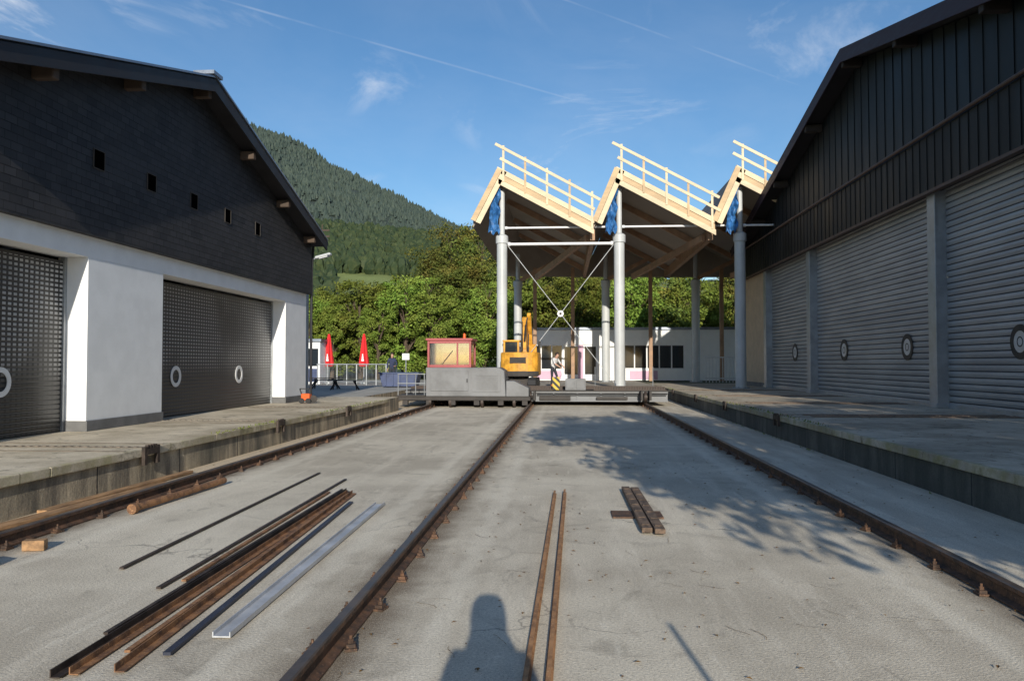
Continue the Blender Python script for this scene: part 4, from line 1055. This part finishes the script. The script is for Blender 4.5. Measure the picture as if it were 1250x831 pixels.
    for s in(-1,1):
        e=MB();e.lathe(sk+Vector((s*.03,-.088,-.01)),[(0,-.01),(.009,-.005),(.011,0),(.009,.005),(0,.01)],8);eo=e.make('eye',M['blackp']);eo.parent=root
    return root
def cmap(arm_skin=True):
    def f(a,b_):
        if a in('neck','jaw','skull'):return 0
        if a.startswith('wr') or (arm_skin and a.startswith('el')):return 0
        if a in('spine','chest') or a.startswith('sh') or a.startswith('el') :return 1
        if a=='pelvis' and b_=='spine':return 1
        if a.startswith('an'):return 3
        return 2
    return f
person('person',(-.6,38.6,.49),'worker in white shirt and dark trousers bending over',
  {'spine':(0,-.05,1.12),'chest':(.0,-.14,1.3),'neck':(0,-.2,1.43),'jaw':(0,-.25,1.5),'skull':(0,-.27,1.6),'crown':(0,-.27,1.67),
   'shL':(.17,-.16,1.38),'shR':(-.17,-.16,1.38),'elL':(.24,-.28,1.14),'elR':(-.22,-.3,1.14),'wrL':(.18,-.48,1.02),'wrR':(-.12,-.5,1.0),'paL':(.15,-.54,.98),'paR':(-.1,-.56,.96),
   'knL':(.14,-.14,.5),'anL':(.15,-.02,.1),'toL':(.17,-.17,.04)},{'mats':['skin','tshirt','trousers','orangecl'],'map':cmap()},.9)
person('person',(-9.3,41.5,.46),'person in dark navy jacket standing on the terrace',{'elL':(.27,0,1.14),'wrL':(.16,-.18,1.05),'paL':(.1,-.22,1.05)},{'mats':['skin','navy','trousers','black'],'map':cmap(False)},.5)
person('person',(-3.95,29.75,.5),'operator in yellow high visibility vest inside the cabin',{'elL':(.24,-.1,1.2),'wrL':(.18,-.32,1.12),'paL':(.17,-.38,1.1),'elR':(-.24,-.1,1.2),'wrR':(-.18,-.32,1.12),'paR':(-.17,-.38,1.1)},{'mats':['skin','hivis','trousers','black'],'map':cmap(False)},math.pi*.9)
pp=person('person',(.06,-.42,0),'photographer in dark hooded jacket holding a camera',
  {'elL':(.24,-.1,1.18),'wrL':(.1,-.27,1.38),'paL':(.07,-.3,1.46),'elR':(-.24,-.1,1.18),'wrR':(-.1,-.27,1.38),'paR':(-.08,-.3,1.46),'shL':(.19,0,1.44),'shR':(-.19,0,1.44),'skull':(0,-.02,1.68),'crown':(0,-.01,1.77)},{'mats':['skin','navy','trousers','black'],'map':cmap(False)},math.pi,bulk=1.15,hood=True)
pp.scale=(1.0,1,1.04)

# ------------------------------------------------------------------ TERRACE
def umbrella(x,y,lab):
    u=thing('closed_umbrella',(x,y,.46),lab,'umbrella','closed red terrace umbrellas')
    b=MB();b.cyl((x,y,.46),(x,y,3.3),.025,n=8);b.cyl((x,y,.46),(x,y,.56),.28,n=14);b.make('pole',M['steelg'],parent=u)
    b=MB();n=16;prof=[(.05,3.38),(.1,3.1),(.17,2.5),(.22,2.0),(.27,1.6),(.24,1.5),(.12,1.45)]
    vs=[];fs=[]
    for r,z in prof:
        for i in range(n):
            a=2*math.pi*i/n;k=r*(1.12 if i%2 else .8);vs.append((x+k*math.cos(a),y+k*math.sin(a),z))
    for k in range(len(prof)-1):
        for i in range(n):
            j=(i+1)%n;fs.append((k*n+i,k*n+j,(k+1)*n+j,(k+1)*n+i))
    b.add(vs,fs);b.make('cloth',M['redcloth'],parent=u)
    b=MB();b.box(x-.07,x+.07,y-.3,y-.285,1.78,1.9);b.box(x-.05,x+.05,y-.3,y-.285,1.9,2.05);b.box(x-.03,x+.03,y-.3,y-.285,2.05,2.2);b.make('white_print',M['whitep'],parent=u)
umbrella(-13.9,45.2,'closed red umbrella standing on the terrace');umbrella(-11.75,45.0,'closed red umbrella standing on the terrace')
fe=thing('fence',(-11.5,42.5,.46),'grey steel railing fence edging the terrace','fence')
for k in range(9):
    b=MB();x=-13.7+k*.55;b.box(x-.025,x+.025,42.47,42.53,.46,1.58);b.make('post',M['steelg'],parent=fe)
b=MB();b.cyl((-13.75,42.5,1.6),(-9.25,42.5,1.6),.03,n=8);b.cyl((-13.75,42.5,.65),(-9.25,42.5,.65),.02,n=8)
for k in range(60):b.cyl((-13.68+k*.075,42.5,.65),(-13.68+k*.075,42.5,1.6),.007,n=4)
b.make('infill_bars',M['steelg'],parent=fe)
def bench(x,y):
    be=thing('picnic_bench',(x,y,.46),'dark folded bench set on the terrace','bench','dark benches on the terrace')
    b=MB();b.box(x-.75,x+.75,y-.2,y+.2,.86,.9);b.make('table_top',M['woodgrey'],parent=be)
    for s in(-1,1):
        b=MB();b.beam((x+s*.6,y-.2,.46),(x+s*.45,y+.15,.86),.05,.05);b.beam((x+s*.6,y+.2,.46),(x+s*.45,y-.15,.86),.05,.05);b.make('leg',M['black'],parent=be)
for x,y in((-11.2,36.0),(-9.9,34.6),(-12.6,40.2)):bench(x,y)
ki=thing('kiosk',(-14.6,44,.46),'small white drinks kiosk with blue panel','kiosk')
b=MB();b.box(-15.2,-14.05,44,45.2,.46,2.9);b.make('wall',M['white_wall'],parent=ki,bevel=.02)
b=MB();b.box(-15.3,-13.95,43.85,45.3,2.905,3.05);b.make('roof',M['zinc'],parent=ki)
b=MB();b.box(-15.1,-14.15,43.97,43.995,1.5,2.5);b.make('window',M['glass'],parent=ki)
b=MB();b.box(-15.1,-14.15,43.97,43.995,.6,1.35);b.make('blue_panel',M['blue'],parent=ki)
sb=thing('skip_container',(-8.2,38.8,.46),'dark blue steel container on the terrace edge','container')
b=MB();b.prism([(-9.1,38.4,.5),(-9.25,38.4,1.15),(-7.3,38.4,1.15),(-7.45,38.4,.5)],(0,1.1,0));b.make('tub',M['blue'],parent=sb,bevel=.02)
b=MB();b.box(-9.3,-7.25,38.35,39.55,1.152,1.2);b.make('rim',M['blue'],parent=sb)
for k in range(5):
    b=MB();b.box(-8.95+k*.36,-8.88+k*.36,38.34,38.398,.55,1.14);b.make('stiffener',M['blue'],parent=sb)
sg=thing('sign_stand',(-8.8,43,.46),'small white notice board on a post','sign')
b=MB();b.cyl((-8.85,43,.46),(-8.85,43,2.2),.03,n=8);b.make('post',M['steelg'],parent=sg)
b=MB();b.box(-9.05,-8.65,42.95,42.97,1.85,2.2);b.make('board',M['whitep'],parent=sg)
SLm=thing('street_lamp',(-8.95,26.6,.46),'curved street lamp beside the white building corner','street lamp')
b=MB();p0=Vector((-8.95,26.6,.46));b.cyl(p0,(-8.95,26.6,4.9),.055,.04,n=10)
pv=Vector((-8.95,26.6,4.9))
for k in range(1,7):
    a=k/6*math.pi*.42;q=Vector((-8.95+.45*(1-math.cos(a)),26.6,4.9+.45*math.sin(a)));b.cyl(pv,q,.032,n=8);pv=q
b.make('pole',M['steelg'],parent=SLm,smooth=True)
b=MB();d_=Vector((1,0,.25)).normalized()
b.obox(pv+d_*.22,d_*.28,(0,.11,0),(-.012,0,.045));b.make('lamp_head',M['steelw'],parent=SLm,bevel=.03)
b=MB();b.obox(pv+d_*.25+Vector((.012,0,-.055)),d_*.18,(0,.08,0),(-.004,0,.015));b.make('lens',M['lightsteel'],parent=SLm)
ox,oy=-7.65,22.7
sw=thing('power_saw',(ox,oy,.47),'orange power saw with black wheels on the platform','power saw')
b=MB();b.box(ox-.13,ox+.13,oy-.12,oy+.12,.56,.76);b.make('motor_body',M['orange'],parent=sw,bevel=.03)
b=MB();b.lathe((ox+.22,oy-.02,.60),[(0,0),(.11,0),(.11,.02),(0,.02)],20,axis='Y');b.make('blade',M['greydk'],parent=sw)
b=MB();b.beam((ox-.14,oy,.72),(ox-.2,oy,.9),.03,.03);b.beam((ox-.2,oy,.9),(ox+.1,oy,.9),.03,.03);b.beam((ox+.1,oy,.9),(ox+.12,oy,.74),.03,.03);b.make('handle',M['black'],parent=sw)
for s in(-1,1):
    b=MB();b.lathe((ox+s*.1,oy-.16,.55),[(0,0),(.08,0),(.08,.04),(0,.04)],14,axis='Y');b.make('wheel',M['black'],parent=sw)
